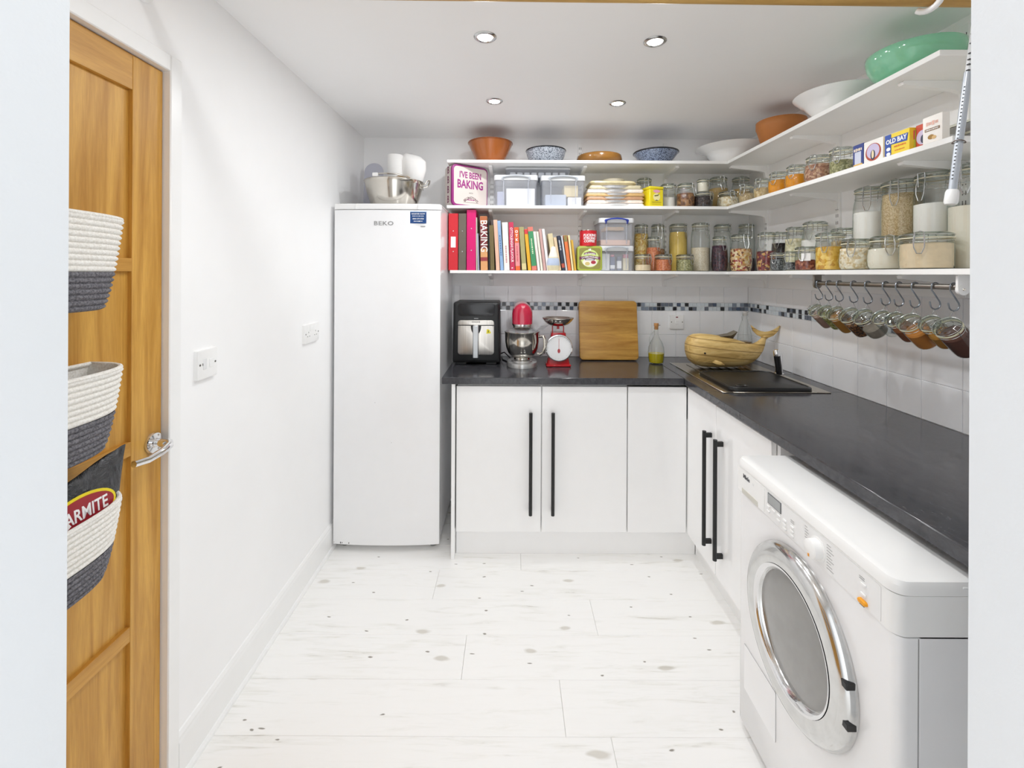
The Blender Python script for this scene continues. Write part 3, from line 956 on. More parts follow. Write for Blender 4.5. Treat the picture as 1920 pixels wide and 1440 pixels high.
# ------------------------------------------------------------------ jars
JGLASS = glass('jar_glass', '#fcfdfc', '#a9b8ae', 0.05, 0.015, 3.0)
JLID = glass('jar_lid_glass', '#eef2ee', '#93a397', 0.10, 0.03, 2.0)
SEAL = pm('cream_rubber_seal', '#e9e2c8', 0.6)
FOOD = {
    'pasta_shell': grains('dry_pasta_shapes', ['#d9b25a', '#e6c674', '#c99a3f', '#edd594'], 90),
    'lentil': grains('red_lentils', ['#c4693e', '#cf7d4d', '#b85a38', '#d88f62'], 300, bump=.3),
    'polenta': pm('yellow_polenta', '#dfbf62', 0.9, var=0.05, nscale=200, bump=.2),
    'rice': grains('pale_rice', ['#d9cdb6', '#e3d8c4', '#cfbfa4'], 320, bump=.3),
    'dark_bean': grains('dark_beans', ['#3a2530', '#4b3040', '#57323a', '#2c2230'], 110),
    'muesli': grains('fruit_and_nut_mix', ['#e5c291', '#c98f57', '#f0dcb4', '#a33b3d', '#d8ad62', '#7c4a2c', '#e9caa0'], 95),
    'berry': grains('dried_fruit', ['#6b2a2c', '#8a3a35', '#c69a5a', '#4a1f25', '#7a3038'], 100),
    'black_bean': grains('black_beans', ['#2a1c24', '#38252e', '#1f161c'], 120),
    'white_bean': grains('white_beans', ['#e6dfbc', '#efe8cb', '#d9d0a6'], 100),
    'grey_seed': grains('grey_seeds', ['#4a4d50', '#6a6d6e', '#34373a', '#85898a'], 220),
    'kidney': grains('kidney_beans', ['#7c3a2c', '#93503a', '#a8694c', '#6a2f26'], 110),
    'farfalle': grains('yellow_pasta', ['#d9a636', '#e6ba4d', '#c48f2a', '#efcb6c'], 70),
    'oats': grains('rolled_oats', ['#e6d6b4', '#eee2c8', '#d6bf92', '#f2ead6'], 120),
    'flour': pm('white_flour', '#f3f1ec', 0.95, var=0.01),
    'cream_flour': pm('cream_flour', '#eee8d8', 0.95, var=0.02),
    'brown_sugar': pm('pale_brown_sugar', '#e4cfae', 0.95, var=0.05, nscale=60, bump=.2),
    'bran': grains('brown_bran', ['#bfa67c', '#cbb48c', '#b49a6c', '#d6c29c'], 320),
    'walnut': grains('walnuts', ['#7c5434', '#946842', '#6a452b', '#a87c52'], 60),
    'chocolate': grains('dark_chocolate_drops', ['#2f2626', '#41302e', '#231c1d'], 130),
    'couscous': pm('tan_couscous', '#b99a62', 0.9, var=0.1, nscale=120, bump=.3),
    'pink_pulse': grains('pink_pulses', ['#b98c70', '#a97860', '#c8a184', '#95664f'], 120),
    'pale_nut': grains('pale_nuts', ['#c9b184', '#b89c6a', '#d8c49c'], 90),
    'turmeric': pm('bright_orange_lentils', '#e2930f', 0.8, var=0.08, nscale=150, bump=.3),
    'herb': grains('green_herbs', ['#8d8d45', '#77783a', '#a5a35c', '#c4bb86'], 180),
    'green_lentil': grains('green_lentils', ['#9c9a6a', '#7f7f52', '#b4b084'], 180),
    'spice_pink': pm('dusty_pink_spice', '#a08072', 0.9, var=0.06, nscale=60),
    'ochre': pm('ochre_spice', '#a8742c', 0.9, var=0.06, nscale=60),
    'rust_mix': grains('rust_peppercorns', ['#6b4322', '#4a2c18', '#8b5a2a', '#2c1d14'], 220),
    'grey_salt': pm('grey_spice', '#8f857a', 0.9, var=0.1, nscale=80),
    'red_brown': pm('red_brown_spice', '#7a4726', 0.9, var=0.06, nscale=60),
    'paprika': pm('orange_paprika', '#bd7a35', 0.9, var=0.06, nscale=60),
    'cocoa': pm('dark_cocoa', '#58342a', 0.9, var=0.06, nscale=60),
    'empty': None,
}
GROUP_B = 'storage jars on the bottom shelf'
GROUP_M = 'storage jars on the middle shelf'
def jar_parts(t, r, h, shape, food, fill, clip, seg=28):
    hl = min(0.020, 0.17 * h)
    hb = h - hl
    rn = {'tall': 0.86, 'belly': 0.80, 'straight': 0.93}[shape] * r
    if shape == 'tall':
        body = [(r * .80, 0.0), (r * .95, 0.004), (r, 0.016), (r, hb * .70), (r * .985, hb * .78), (r * .93, hb * .87), (rn, hb * .92), (rn, hb)]
    elif shape == 'belly':
        body = [(r * .72, 0.0), (r * .86, 0.004), (r * .97, hb * .14), (r, hb * .34), (r * .99, hb * .52), (r * .95, hb * .68), (r * .87, hb * .80), (rn, hb * .88), (rn, hb)]
    else:
        body = [(r * .86, 0.0), (r * .97, 0.004), (r, 0.014), (r, hb * .74), (r * .97, hb * .83), (rn, hb * .9), (rn, hb)]
    G().lathe([(0, 0.0025)] + body, seg).obj('glass_body', JGLASS, t)
    G().lathe([(rn * 1.03, hb + 0.002), (rn * 1.06, hb + hl * .35), (rn * 1.04, hb + hl * .7), (rn * .90, h - .001), (rn * .62, h), (rn * .55, h - hl * .3), (0, h - hl * .35)], seg).obj('lid', JLID, t)
    G().lathe([(rn * .98, hb - .0005), (rn * 1.09, hb - .0005), (rn * 1.09, hb + .0022), (rn * .98, hb + .0022)], seg).obj('seal', SEAL, t)
    w = G()
    wr = 0.0013 if r > 0.036 else 0.0010
    zr = hb * .92 if hb > 0.09 else hb * .90
    n = 24
    w.tube([((rn + .0015) * math.cos(2 * PI * i / n), (rn + .0015) * math.sin(2 * PI * i / n), zr) for i in range(n)], wr, 5, closed=True)
    zt = hb + hl * .55
    w.tube([((rn * 1.06 + .001) * math.cos(2 * PI * i / n), (rn * 1.06 + .001) * math.sin(2 * PI * i / n), zt) for i in range(n)], wr, 5, closed=True)
    cw = min(0.011, r * .28)
    q = rn * 1.10
    drop = min(0.05, hb * .42)
    rm = r * 1.05 + 0.002
    M = RZ(clip)
    w.tube([(-cw, -q, zt), (-cw * 1.2, -q - .006, zr), (-cw * 1.1, -rm, zr - drop * .55), (-cw * .5, -rm, zr - drop), (cw * .5, -rm, zr - drop), (cw * 1.1, -rm, zr - drop * .55), (cw * 1.2, -q - .006, zr), (cw, -q, zt)], wr * 1.25, 6, M=M)
    w.tube([(-cw, -q, zr - .004), (-cw, -q - .003, zt + hl * .3), (0, -q * .86, h + .001), (cw, -q - .003, zt + hl * .3), (cw, -q, zr - .004)], wr * 1.1, 6, M=M)
    w.tube([(-cw, q, zr - .004), (-cw, q + .005, zt), (-cw * .6, q * .8, h), (cw * .6, q * .8, h), (cw, q + .005, zt), (cw, q, zr - .004)], wr, 6, M=M)
    w.obj('wire_clip', WIRE, t)
    if FOOD[food] is not None and fill > 0:
        top = hb * fill
        prof = []
        for rr, z in body:
            if z < top - .002:
                prof.append((rr * .955, max(z, 0.0035)))
            else:
                break
        rt = prof[-1][0]
        rnd = random.Random(int(r * 1e5 + h * 1e4 + fill * 100))
        prof = [(0, 0.0035)] + prof + [(rt, top), (rt * .8, top + .002 + .002 * rnd.random()), (rt * .4, top + .003 * rnd.random()), (0, top + .003 * rnd.random())]
        G().lathe(prof, seg).obj('contents', FOOD[food], t)
def jar(lab, x, y, z, r, h, shape, food, fill, clip=0, group=GROUP_B, M=None):
    t = thing('storage_jar', lab, 'jar', (x, y, z), 0, group, M)
    jar_parts(t, r, h, shape, food, fill, clip)
    return t
def jb(lab, u, d, r, h, shape, food, fill, clip=0, z=ZB, group=GROUP_B):
    return jar(lab, ux(u, d), d, z, r, h, shape, food, fill, clip, group)
def jr(lab, u, x, r, h, shape, food, fill, clip=-55, z=ZB, group=GROUP_B):
    return jar(lab, x, dx(u, x), z, r, h, shape, food, fill, clip, group)

# bottom shelf, back wall
jb('tall clip jar of pasta shapes right beside the clear box with the blue handle', 1202, 2.765, 0.043, 0.285, 'tall', 'pasta_shell', 0.85)
jb('small clip jar standing in front of the tall pasta jar', 1205.5, 2.617, 0.046, 0.098, 'straight', 'brown_sugar', 0.4, 30)
jb('small clip jar of red lentils in the middle of three little front jars', 1243.5, 2.617, 0.047, 0.098, 'straight', 'lentil', 0.80, 30)
jb('small clip jar with pale yellow grains in front of the polenta jar', 1284, 2.617, 0.047, 0.098, 'straight', 'green_lentil', 0.78, 30)
jb('medium clip jar of orange lentils standing behind two little jars', 1225, 2.700, 0.0445, 0.205, 'belly', 'lentil', 0.74, 20)
jb('tall clip jar half full of brown pulses behind the orange lentil jar', 1233, 2.785, 0.042, 0.288, 'tall', 'pink_pulse', 0.5)
jb('tall clip jar of bright yellow polenta', 1271, 2.755, 0.0535, 0.288, 'tall', 'polenta', 0.88, 35)
jb('tall clip jar half full of pale rice, right of the polenta', 1313, 2.70, 0.0535, 0.288, 'tall', 'rice', 0.52, 20)
jb('tall clip jar behind the dark beans in the shelf corner', 1354, 2.765, 0.049, 0.288, 'tall', 'rice', 0.2, 30)
jb('clip jar of dark beans beside the fruit and nut jar', 1349, 2.655, 0.0445, 0.205, 'belly', 'dark_bean', 0.80, 10)
jb('big bellied clip jar of colourful fruit and nut mix', 1389, 2.614, 0.060, 0.214, 'belly', 'muesli', 0.66, 0)
jb('tall clip jar in the back corner behind the fruit and nut jar', 1399, 2.765, 0.047, 0.29, 'tall', 'dark_bean', 0.3, 0)
# bottom shelf, right wall, front row
jr('clip jar of dark red dried fruit in the shelf corner', 1437, 1.292, 0.047, 0.197, 'belly', 'berry', 0.56)
jr('little square clip jar of dark seeds, nearest the corner', 1458, 1.262, 0.0325, 0.088, 'straight', 'grey_seed', 0.72)
jr('little clip jar of grey seeds beside the kidney beans', 1482, 1.262, 0.0295, 0.088, 'straight', 'grey_seed', 0.5)
kj = jr('low clip jar of brown kidney beans with a white label', 1513, 1.280, 0.046, 0.104, 'straight', 'kidney', 0.5)
G().box(-0.017, 0.017, -0.0475, -0.0465, 0.042, 0.074, 0.0, M=RZ(-38)).obj('paper_label', WHITE_INK, kj)
jr('clip jar of yellow pasta on the front of the shelf', 1556, 1.285, 0.051, 0.152, 'straight', 'farfalle', 0.70)
jr('bellied clip jar of rolled oats on the front of the shelf', 1607, 1.288, 0.058, 0.116, 'belly', 'oats', 0.82)
jr('clip jar of cream flour between the oats and the pale brown sugar', 1662, 1.285, 0.0545, 0.116, 'belly', 'cream_flour', 0.72, -30)
jr('wide clip jar of pale brown sugar nearest the doorway', 1736, 1.283, 0.066, 0.114, 'straight', 'brown_sugar', 0.82)
# bottom shelf, right wall, back row
jr('clip jar of black beans behind the little seed jars', 1464, 1.405, 0.046, 0.205, 'belly', 'black_bean', 0.78)
jr('clip jar of cream white beans in the back row', 1490, 1.405, 0.0455, 0.218, 'belly', 'white_bean', 0.80)
jr('wide clip jar one third full of white flour in the back row', 1528, 1.402, 0.0575, 0.228, 'belly', 'flour', 0.68)
jr('clip jar of pale nuts behind the yellow pasta jar', 1583, 1.410, 0.049, 0.180, 'straight', 'pale_nut', 0.80)
jr('very tall clip jar of white flour farthest from the doorway', 1632, 1.408, 0.0575, 0.325, 'tall', 'flour', 0.74, -50)
jr('very tall clip jar of brown bran between two flour jars', 1691, 1.404, 0.061, 0.322, 'straight', 'bran', 0.90, -60)
jr('very tall clip jar of white flour beside the bran', 1753, 1.406, 0.0575, 0.322, 'tall', 'flour', 0.72, -80)
jr('very tall clip jar of flour at the doorway end of the shelf', 1823, 1.417, 0.0575, 0.322, 'tall', 'cream_flour', 0.64, -60)
# middle shelf, back wall
jb('empty looking clip jar behind the wrapped pie plates', 1207, 2.762, 0.047, 0.195, 'tall', 'grey_seed', 0.2, 0, ZM, GROUP_M)
jb('clip jar of white sugar behind the yellow tin', 1252, 2.70, 0.046, 0.150, 'tall', 'flour', 0.5, 40, ZM, GROUP_M)
jb('clip jar of walnuts right of the yellow tin', 1285, 2.645, 0.053, 0.142, 'belly', 'walnut', 0.66, 40, ZM, GROUP_M)
cj = jb('low clip jar of dark chocolate drops under a small white jar', 1318, 2.625, 0.051, 0.086, 'straight', 'chocolate', 0.85, 30, ZM, GROUP_M)
jb('small cream filled jar stacked on the dark chocolate jar', 1317, 2.625, 0.031, 0.078, 'straight', 'cream_flour', 0.85, 30, ZM + 0.0867, GROUP_M)
jb('round tan filled clip jar behind the small stacked jar', 1346, 2.765, 0.058, 0.205, 'belly', 'couscous', 0.72, 0, ZM, GROUP_M)
jb('low bellied clip jar of rolled flakes at the shelf corner', 1364, 2.632, 0.057, 0.094, 'belly', 'oats', 0.75, 0, ZM, GROUP_M)
jb('brown filled clip jar at the very back of the middle shelf corner', 1388, 2.765, 0.056, 0.205, 'belly', 'couscous', 0.7, -20, ZM, GROUP_M)
# middle shelf, right wall
for u, r_, f, fl, lab in ((1399, .039, 'bran', .6, 'small clip jar of brown bran first after the middle shelf corner'),
                          (1428, .0395, 'pale_nut', .62, 'small clip jar of pale nuts left of the orange jars'),
                          (1459, .046, 'turmeric', .72, 'clip jar full of bright orange lentils'),
                          (1493, .047, 'turmeric', .68, 'clip jar with orange lentils beside the pink pulses'),
                          (1535, .055, 'pink_pulse', .76, 'wide clip jar of pinkish brown pulses'),
                          (1578, .042, 'green_lentil', .6, 'clip jar of green lentils beside the blue box')):
    jr(lab, u, 1.277, r_, 0.103 if r_ < .05 else .107, 'straight' if u > 1570 else 'belly', f, fl, -58, ZM, GROUP_M)

# ------------------------------------------------------------------ boxes and packets, middle shelf right wall
def carton(name, lab, u0, u1, x, h, dep, m, cat='box'):
    ya, yb = dx(u0, x), dx(u1, x)
    t = thing(name, lab, cat, M=T(x, (ya + yb) / 2, ZM) @ RZ(-90), group='packets on the middle shelf')
    w = ya - yb - 0.001
    G().box(-w / 2, w / 2, 0, dep, 0, h, 0.0008).obj('carton', m, t)
    return t, w
LT = lambda x, z: T(x, -0.0004, z) @ FR
t, w = carton('spice_carton', 'small blue carton with a white picture window', 1598, 1618, 1.243, 0.082, 0.03, pm('blue_card', '#38488a', 0.5))
plate(rect(-w * .30, w * .30, .012, .055), pm('pale_blue_print', '#cdd3e4', 0.5), t, LT(0, 0), name='picture')
plate(rect(-w * .42, w * .42, .0005, .012), pm('yellow_print', '#e3b964', 0.5), t, LT(0, 0), name='strip')
scrawl(pm('cream_ink', '#e8d9c4', .5), t, LT(0, .063), w * .8, .010, 5)
t, w = carton('spice_carton', 'white carton with a red and blue round badge', 1618.5, 1655, 1.240, 0.078, 0.028, pm('white_card', '#f1efea', 0.5))
plate([(w * .40 * math.cos(a), .036 + .030 * math.sin(a)) for a in [2 * PI * i / 28 for i in range(28)]], pm('brick_red_print', '#b4533f', .5), t, LT(0, 0), .0005, 'badge_ring')
plate([(w * .33 * math.cos(a), .039 + .025 * math.sin(a)) for a in [2 * PI * i / 28 for i in range(28)]], pm('lilac_print', '#c9bfdc', .5), t, LT(0, 0) @ T(0, 0, .0005), .0004, 'badge')
plate([(w * .12 * math.cos(a), .026 + .017 * math.sin(a)) for a in [2 * PI * i / 20 for i in range(20)]], pm('navy_print', '#2d3550', .5), t, LT(0, 0) @ T(0, 0, .0009), .0004, 'badge_figure')
plate([(w * .06 * math.cos(a), .028 + .014 * math.sin(a)) for a in [2 * PI * i / 16 for i in range(16)]], pm('cream_print', '#ead9b0', .5), t, LT(0, 0) @ T(0, 0, .0013), .0004, 'badge_centre')
t, w = carton('seasoning_carton', 'yellow and blue seasoning carton with large white lettering', 1658, 1704, 1.238, 0.074, 0.036, pm('yellow_card', '#efd23c', 0.45))
plate(rect(-w / 2 + .0005, -w / 2 + w * .27, .0005, .0735), pm('royal_blue_print', '#2f51a6', .45), t, LT(0, 0), .0004, 'blue_strip')
plate([(-w / 2, .040), (w * .42, .036), (w * .46, .060), (-w / 2, .060)], MATS['royal_blue_print'], t, LT(0, 0), .0005, 'blue_band')
words('OLD BAY', .0205, WHITE_INK, t, LT(-.002, .049) @ T(0, 0, .0006), bold=.0007, sx=.92)
plate([(-w * .34 + .008 * math.cos(a), .026 + .006 * math.sin(a)) for a in [2 * PI * i / 16 for i in range(16)]], WHITE_INK, t, LT(0, 0) @ T(0, 0, .0005), .0004, 'white_oval')
plate([(-w * .34 + .008 * math.cos(a), .010 + .006 * math.sin(a)) for a in [2 * PI * i / 16 for i in range(16)]], WHITE_INK, t, LT(0, 0) @ T(0, 0, .0005), .0004, 'white_oval')
scrawl(pm('orange_ink', '#d9762e', .5), t, LT(w * .14, .029), w * .5, .005, 7)
scrawl(MATS['orange_ink'], t, LT(w * .12, .016), w * .4, .003, 8)
t, w = carton('spice_carton', 'small green carton with a pink end between the yellow and red cartons', 1706.5, 1714.5, 1.252, 0.066, 0.03, pm('lime_card', '#b3b43a', 0.5))
plate(rect(.0005, .024, .036, .064), pm('pink_print', '#c8325f', .5), t, T(w / 2 + .0003, 0.003, 0) @ RZ(90) @ FR, .0004, 'pink_patch')
plate(rect(-w / 2 + .0005, w / 2 - .0005, .036, .064), MATS['pink_print'], t, LT(0, 0), .0004, 'pink_patch')
t, w = carton('spice_carton', 'red carton partly hidden behind the tall white carton', 1715.5, 1741, 1.256, 0.077, 0.03, pm('red_card', '#c8503a', 0.5))
plate([(w * .02 + .02 * math.cos(a), .036 + .022 * math.sin(a)) for a in [2 * PI * i / 24 for i in range(24)]], MATS['lilac_print'], t, LT(0, 0), .0005, 'badge')
plate([(w * .08 + .008 * math.cos(a), .03 + .013 * math.sin(a)) for a in [2 * PI * i / 18 for i in range(18)]], MATS['navy_print'], t, LT(0, 0) @ T(0, 0, .0005), .0004, 'badge_figure')
t, w = carton('tea_carton', 'tall white carton with pale pink writing and a walnut picture', 1728.5, 1766, 1.232, 0.082, 0.022, pm('ivory_card', '#f6f2ec', 0.45))
scrawl(pm('pale_pink_ink', '#e9b9aa', .5), t, LT(0, .060), w * .62, .010, 6)
plate(rect(-w * .38, w * .38, .038, .046), pm('brown_print', '#8d7256', .5), t, LT(0, 0), .0004, 'brown_band')
scrawl(WHITE_INK, t, LT(0, .042) @ T(0, 0, .0003), w * .66, .003, 10)
plate([(.010 * math.cos(a) - .004, .02 + .007 * math.sin(a)) for a in [2 * PI * i / 20 for i in range(20)]], pm('nut_brown_print', '#a9803c', .5), t, LT(0, 0), .0004, 'nut_picture')
plate([(.007 * math.cos(a) + .006, .017 + .005 * math.sin(a)) for a in [2 * PI * i / 20 for i in range(20)]], pm('nut_tan_print', '#dcb77c', .5), t, LT(0, 0) @ T(0, 0, .0003), .0004, 'nut_picture')
# glass boxes at the doorway end of the middle shelf
CLEARP = plastic_clear('clear_plastic', '#f0f3f4', 0.30)
for k in range(2):
    t = thing('glass_container', 'flat clear container with a rim, %s of two by the white carton' % ('lower', 'upper')[k], 'container', (1.395, 1.36, ZM + k * 0.034), group='flat clear containers')
    G().prism(rrect(0.13, 0.15, 0.02, 4), 0.0005, 0.026, b0=0.004).obj('dish', CLEARP, t)
    G().prism(rrect(0.138, 0.158, 0.022, 4), 0.0262, 0.0335, b=0.002).obj('rim_lid', pm('pale_green_lid', '#cdd2c2', 0.3), t)

# ------------------------------------------------------------------ bowls on the top shelf
def bowl(name, lab, x, y, r, h, rb, m, prof=None, rim=None, t=0.006, cat='bowl', z=ZT):
    o = thing(name, lab, cat, (x, y, z), group='bowls on the top shelf')
    if prof is None:
        outer = [(0, 0.001), (rb * .95, 0), (rb, 0.003)] + [(rb + (r - rb) * (i / 8.0) ** 0.85, 0.003 + (h - .003) * i / 8.0) for i in range(1, 9)]
    else:
        outer = [(0, 0.001)] + [(r * a, h * b) for a, b in prof]
    inner = [(max(a - t, 0), b + (t * .9 if b < h * .6 else t * .2)) for a, b in outer[::-1] if a > t]
    full = outer + [(outer[-1][0] - t * .5, h + t * .35)] + inner + [(0, t)]
    G().lathe(full, 56).obj('bowl_body', m, o, angle=60)
    if rim is not None:
        n = 56
        rr = outer[-1][0]
        G().tube([((rr - t * .4) * math.cos(2 * PI * i / n), (rr - t * .4) * math.sin(2 * PI * i / n), h + .0005) for i in range(n)], t * .75, 8, closed=True).obj('rim', rim, o)
    return o
def speckle(name, base, dots, scale=160, rough=0.15):
    if name in MATS:
        return MATS[name]
    m, nt, b = _new(name)
    vec = _coord(nt)
    f = _noise(nt, vec, scale, 2, 0.5)
    nt.links.new(_ramp(nt, f, [(0.40, lin(dots)), (0.52, lin(base))]), b.inputs['Base Color'])
    _set(b, rough=rough, coat=0.3)
    MATS[name] = m
    return m
TERRA = pm('glazed_terracotta', '#a05a28', 0.25, var=0.12, nscale=9, coat=0.4)
TERRA2 = pm('matt_terracotta', '#b9763c', 0.55, var=0.06, nscale=9)
TAN = pm('tan_glazed_stoneware', '#93652a', 0.22, var=0.12, nscale=8, coat=0.4)
WCER = pm('white_ceramic', '#f3f3f2', 0.15, var=0.01, coat=0.3)
JADE = pm('jade_green_glass', '#86c9a4', 0.1, var=0.04, nscale=6, coat=0.5)
bowl('mixing_bowl', 'flared brown glazed terracotta bowl at the left end of the top shelf', ux(918.5, 2.69), 2.685, 0.131, 0.122, 0.072, TERRA, rim=pm('dark_glaze', '#8a4b20', .3))
bowl('enamel_bowl', 'round grey speckled enamel bowl with a black rim beside the terracotta bowl', ux(1022.5, 2.69), 2.695, 0.118, 0.082, 0.06, speckle('grey_speckled_enamel', '#b9c0cb', '#5a626e'),
     prof=[(.5, 0), (.62, .06), (.85, .35), (.95, .65), (1, 1)], rim=pm('black_enamel_rim', '#23262c', .2))
bowl('serving_dish', 'shallow tan stoneware dish in the middle of the top shelf', ux(1122.5, 2.69), 2.695, 0.134, 0.050, 0.115, TAN, prof=[(.82, 0), (.95, .2), (1.0, .5), (.98, .85), (.97, 1)])
bowl('enamel_dish', 'flared blue grey speckled enamel dish with a dark rim', ux(1229, 2.69), 2.695, 0.130, 0.074, 0.07, speckle('blue_speckled_enamel', '#8f9cb4', '#3a4356'), rim=MATS['black_enamel_rim'])
bowl('fruit_bowl', 'large white ceramic bowl with a wide rim in the shelf corner', 1.262, 2.632, 0.190, 0.088, 0.09, WCER, prof=[(.42, 0), (.46, .04), (.60, .40), (.66, .62), (.72, .68), (1.0, 1)])
bowl('plant_dish', 'plain orange terracotta bowl on the right wall shelf', 1.345, dx(1463, 1.345), 0.112, 0.122, 0.085, TERRA2, prof=[(.72, 0), (.76, .02), (.97, .70), (1.0, .74), (1.0, 1)])
bowl('pasta_bowl', 'large white ceramic bowl between the terracotta and the green bowl', 1.318, dx(1568, 1.322), 0.152, 0.088, 0.08, WCER, prof=[(.42, 0), (.48, .04), (.66, .40), (.74, .60), (.80, .66), (1.0, 1)])
bowl('glass_bowl', 'large jade green glass bowl at the doorway end of the top shelf', 1.330, dx(1712, 1.330), 0.130, 0.092, 0.08, JADE, prof=[(.55, 0), (.62, .03), (.85, .30), (.96, .60), (1, .85), (1, 1)], t=.008)

# ------------------------------------------------------------------ baking tin
CREAMT = pm('cream_tin', '#ddd2cb', 0.35, var=0.02)
MAG = pm('magenta_print', '#9d2a80', 0.4, var=0.02)
tin = thing('biscuit_tin', 'square cream and magenta baking tin standing on edge on the middle shelf', 'tin', M=T(-0.340, 2.562, ZM) @ RZ(35))
S_ = 0.234
G().prism(rrect(S_, S_, 0.024, 5, S_ / 2, S_ / 2 + .0005), -0.088, -0.016, M=FR).obj('base', CREAMT, tin, angle=30)
G().prism(rrect(S_ + .001, S_ + .001, 0.025, 5, S_ / 2, S_ / 2 + .0005), -0.018, 0.0, M=FR, b=0.003).obj('lid', MAG, tin, angle=30)
plate(rrect(S_ - .016, S_ - .018, 0.02, 5, S_ / 2 + .002, S_ / 2), CREAMT, tin, T(0, -.0002, 0) @ FR, .0008, 'panel')
TM = T(S_ / 2 + .004, -.0012, 0) @ FR
words("I'VE BEEN", 0.050, MAG, tin, TM @ T(-.004, .178, 0), bold=.0014, sx=.70)
words('BAKING', 0.066, MAG, tin, TM @ T(-.004, .124, 0), bold=.0018, sx=.72)
words('WITH', 0.010, INK, tin, TM @ T(0, .077, 0))
words("BILLINGTON'S", 0.020, pm('maroon_ink', '#5a3242', .5), tin, TM @ T(0, .050, 0), bold=.0004, sx=.8, bend=.055)
scrawl(MAG, tin, TM @ T(0, .038, 0), .05, .006, 6)
plate(rect(-.05, .05, .0225, .024), INK, tin, TM, .0004, 'rule')
for k in range(4):
    words('B', 0.058, pm('plum_print', '#7d3358', .5), tin, T(-.0004, 0.05, 0.036 + k * .056) @ RZ(-90) @ FR, bold=.001, sx=.7)

# ------------------------------------------------------------------ clear storage boxes
LIDP = plastic_clear('frosted_lid_plastic', '#eef0f2', 0.72, '#eeeff0')
BOXP = plastic_clear('clear_box_plastic', '#f1f2f5', 0.24, '#e6e8ee')
def storage_box(lab, x, y, z, w, dep, h, hmat, lid=0.03, inside=()):
    t = thing('storage_box', lab, 'storage box', (x, y, z))
    g = G()
    bw = w - .012
    rings = [[(px, py, zz) for px, py in rrect(ww, dd, .014, 4, 0, dep / 2)] for ww, dd, zz in ((bw * .94, dep * .94, .001), (bw * .97, dep * .97, .004), (bw, dep - .012, h - lid))]
    g.loft(rings, cap=False)
    n = len(rings[0])
    g.add(rings[0], [tuple(range(n))])
    g.obj('tub', BOXP, t)
    G().prism(rrect(w, dep, .016, 4, 0, dep / 2), h - lid, h, b=.004).obj('lid', LIDP, t)
    # clip handle on the front
    hwid = w * .30
    zt = h - lid * .45
    hb = G()
    hb.tube([(-hwid, .002, zt - .020), (-hwid, -.006, zt - .010), (-hwid * .95, -.008, zt), (-hwid * .5, -.010, zt + .006), (0, -.010, zt + .008), (hwid * .5, -.010, zt + .006), (hwid * .95, -.008, zt), (hwid, -.006, zt - .010), (hwid, .002, zt - .020)], .0046, 8)
    for s in (-1, 1):
        hb.lathe([(0, 0), (.008, 0), (.008, .008), (0, .008)], 12, M=T(s * hwid, .002, zt - .004) @ FR)
    hb.obj('clip_handle', hmat, t)
    for px in (-w * .28, w * .28):
        G().box(px - .003, px + .003, -.0005, .006, .012, h - lid).obj('moulded_rib', BOXP, t)
    for nm, (x0, x1, y0, y1, z0, z1), mm in inside:
        G().box(x0, x1, y0, y1, z0, z1, .002).obj(nm, mm, t)
    return t
FROST = plastic_clear('frosted_grey_plastic', '#dfe3e8', 0.8, '#cfd4da')
BLUEH = pm('royal_blue_plastic', '#2b3f9e', 0.3)
paperw = pm('white_paper', '#f2f1ef', 0.7, var=0.02)
kraft = pm('kraft_card', '#d9b68a', 0.7)
pinkp = pm('peach_packet', '#e8c3ad', 0.6)
storage_box('clear lidded box holding white paper, left of two on the middle shelf', ux(966.5, 2.585), 2.588, ZM, 0.252, 0.20, 0.178, FROST, inside=[('paper_pack', (-.055, .11, .03, .17, .003, .105), paperw), ('packet', (-.108, -.066, .05, .15, .003, .09), pm('lilac_packet', '#b9bcd0', .6))])
storage_box('clear lidded box of mixed packets, right of two on the middle shelf', ux(1055.5, 2.585), 2.588, ZM, 0.254, 0.20, 0.176, FROST, inside=[('packet', (-.10, .02, .03, .16, .003, .07), pm('pale_blue_packet', '#c3ccd9', .6)), ('packet', (.01, .09, .04, .16, .06, .125), pm('butter_packet', '#e3cf9a', .6)), ('packet', (.03, .108, .03, .15, .003, .055), paperw)])
bx = thing('storage_box', 'shallow clear box lying across the two lidded boxes', 'storage box', (ux(1008, 2.66), 2.66, ZM + 0.1785))
G().prism(rrect(0.375, 0.15, .012, 3, 0, .075), 0.0, 0.046, b0=.003).obj('tub', BOXP, bx)
G().prism(rrect(0.383, 0.156, .012, 3, 0, .075), 0.046, 0.058, b=.002).obj('lid', LIDP, bx)
for k in range(8):
    G().box(-.165 + k * .042, -.132 + k * .042, .02, .12, .002, .034, .003).obj('cutter', pm('grey_tin_cutter', '#d9dbdd', .35, .1), bx)
storage_box('clear box with a dark blue handle stacked on another clear box', ux(1156, 2.60), 2.603, ZB + 0.1455, 0.205, 0.19, 0.160, BLUEH, .028, inside=[('packet', (-.085, .085, .03, .16, .003, .035), pinkp), ('packet', (-.05, .06, .05, .15, .036, .085), pm('grey_packet', '#a2a0a2', .6)), ('packet', (-.06, .05, .03, .15, .09, .11), kraft)])
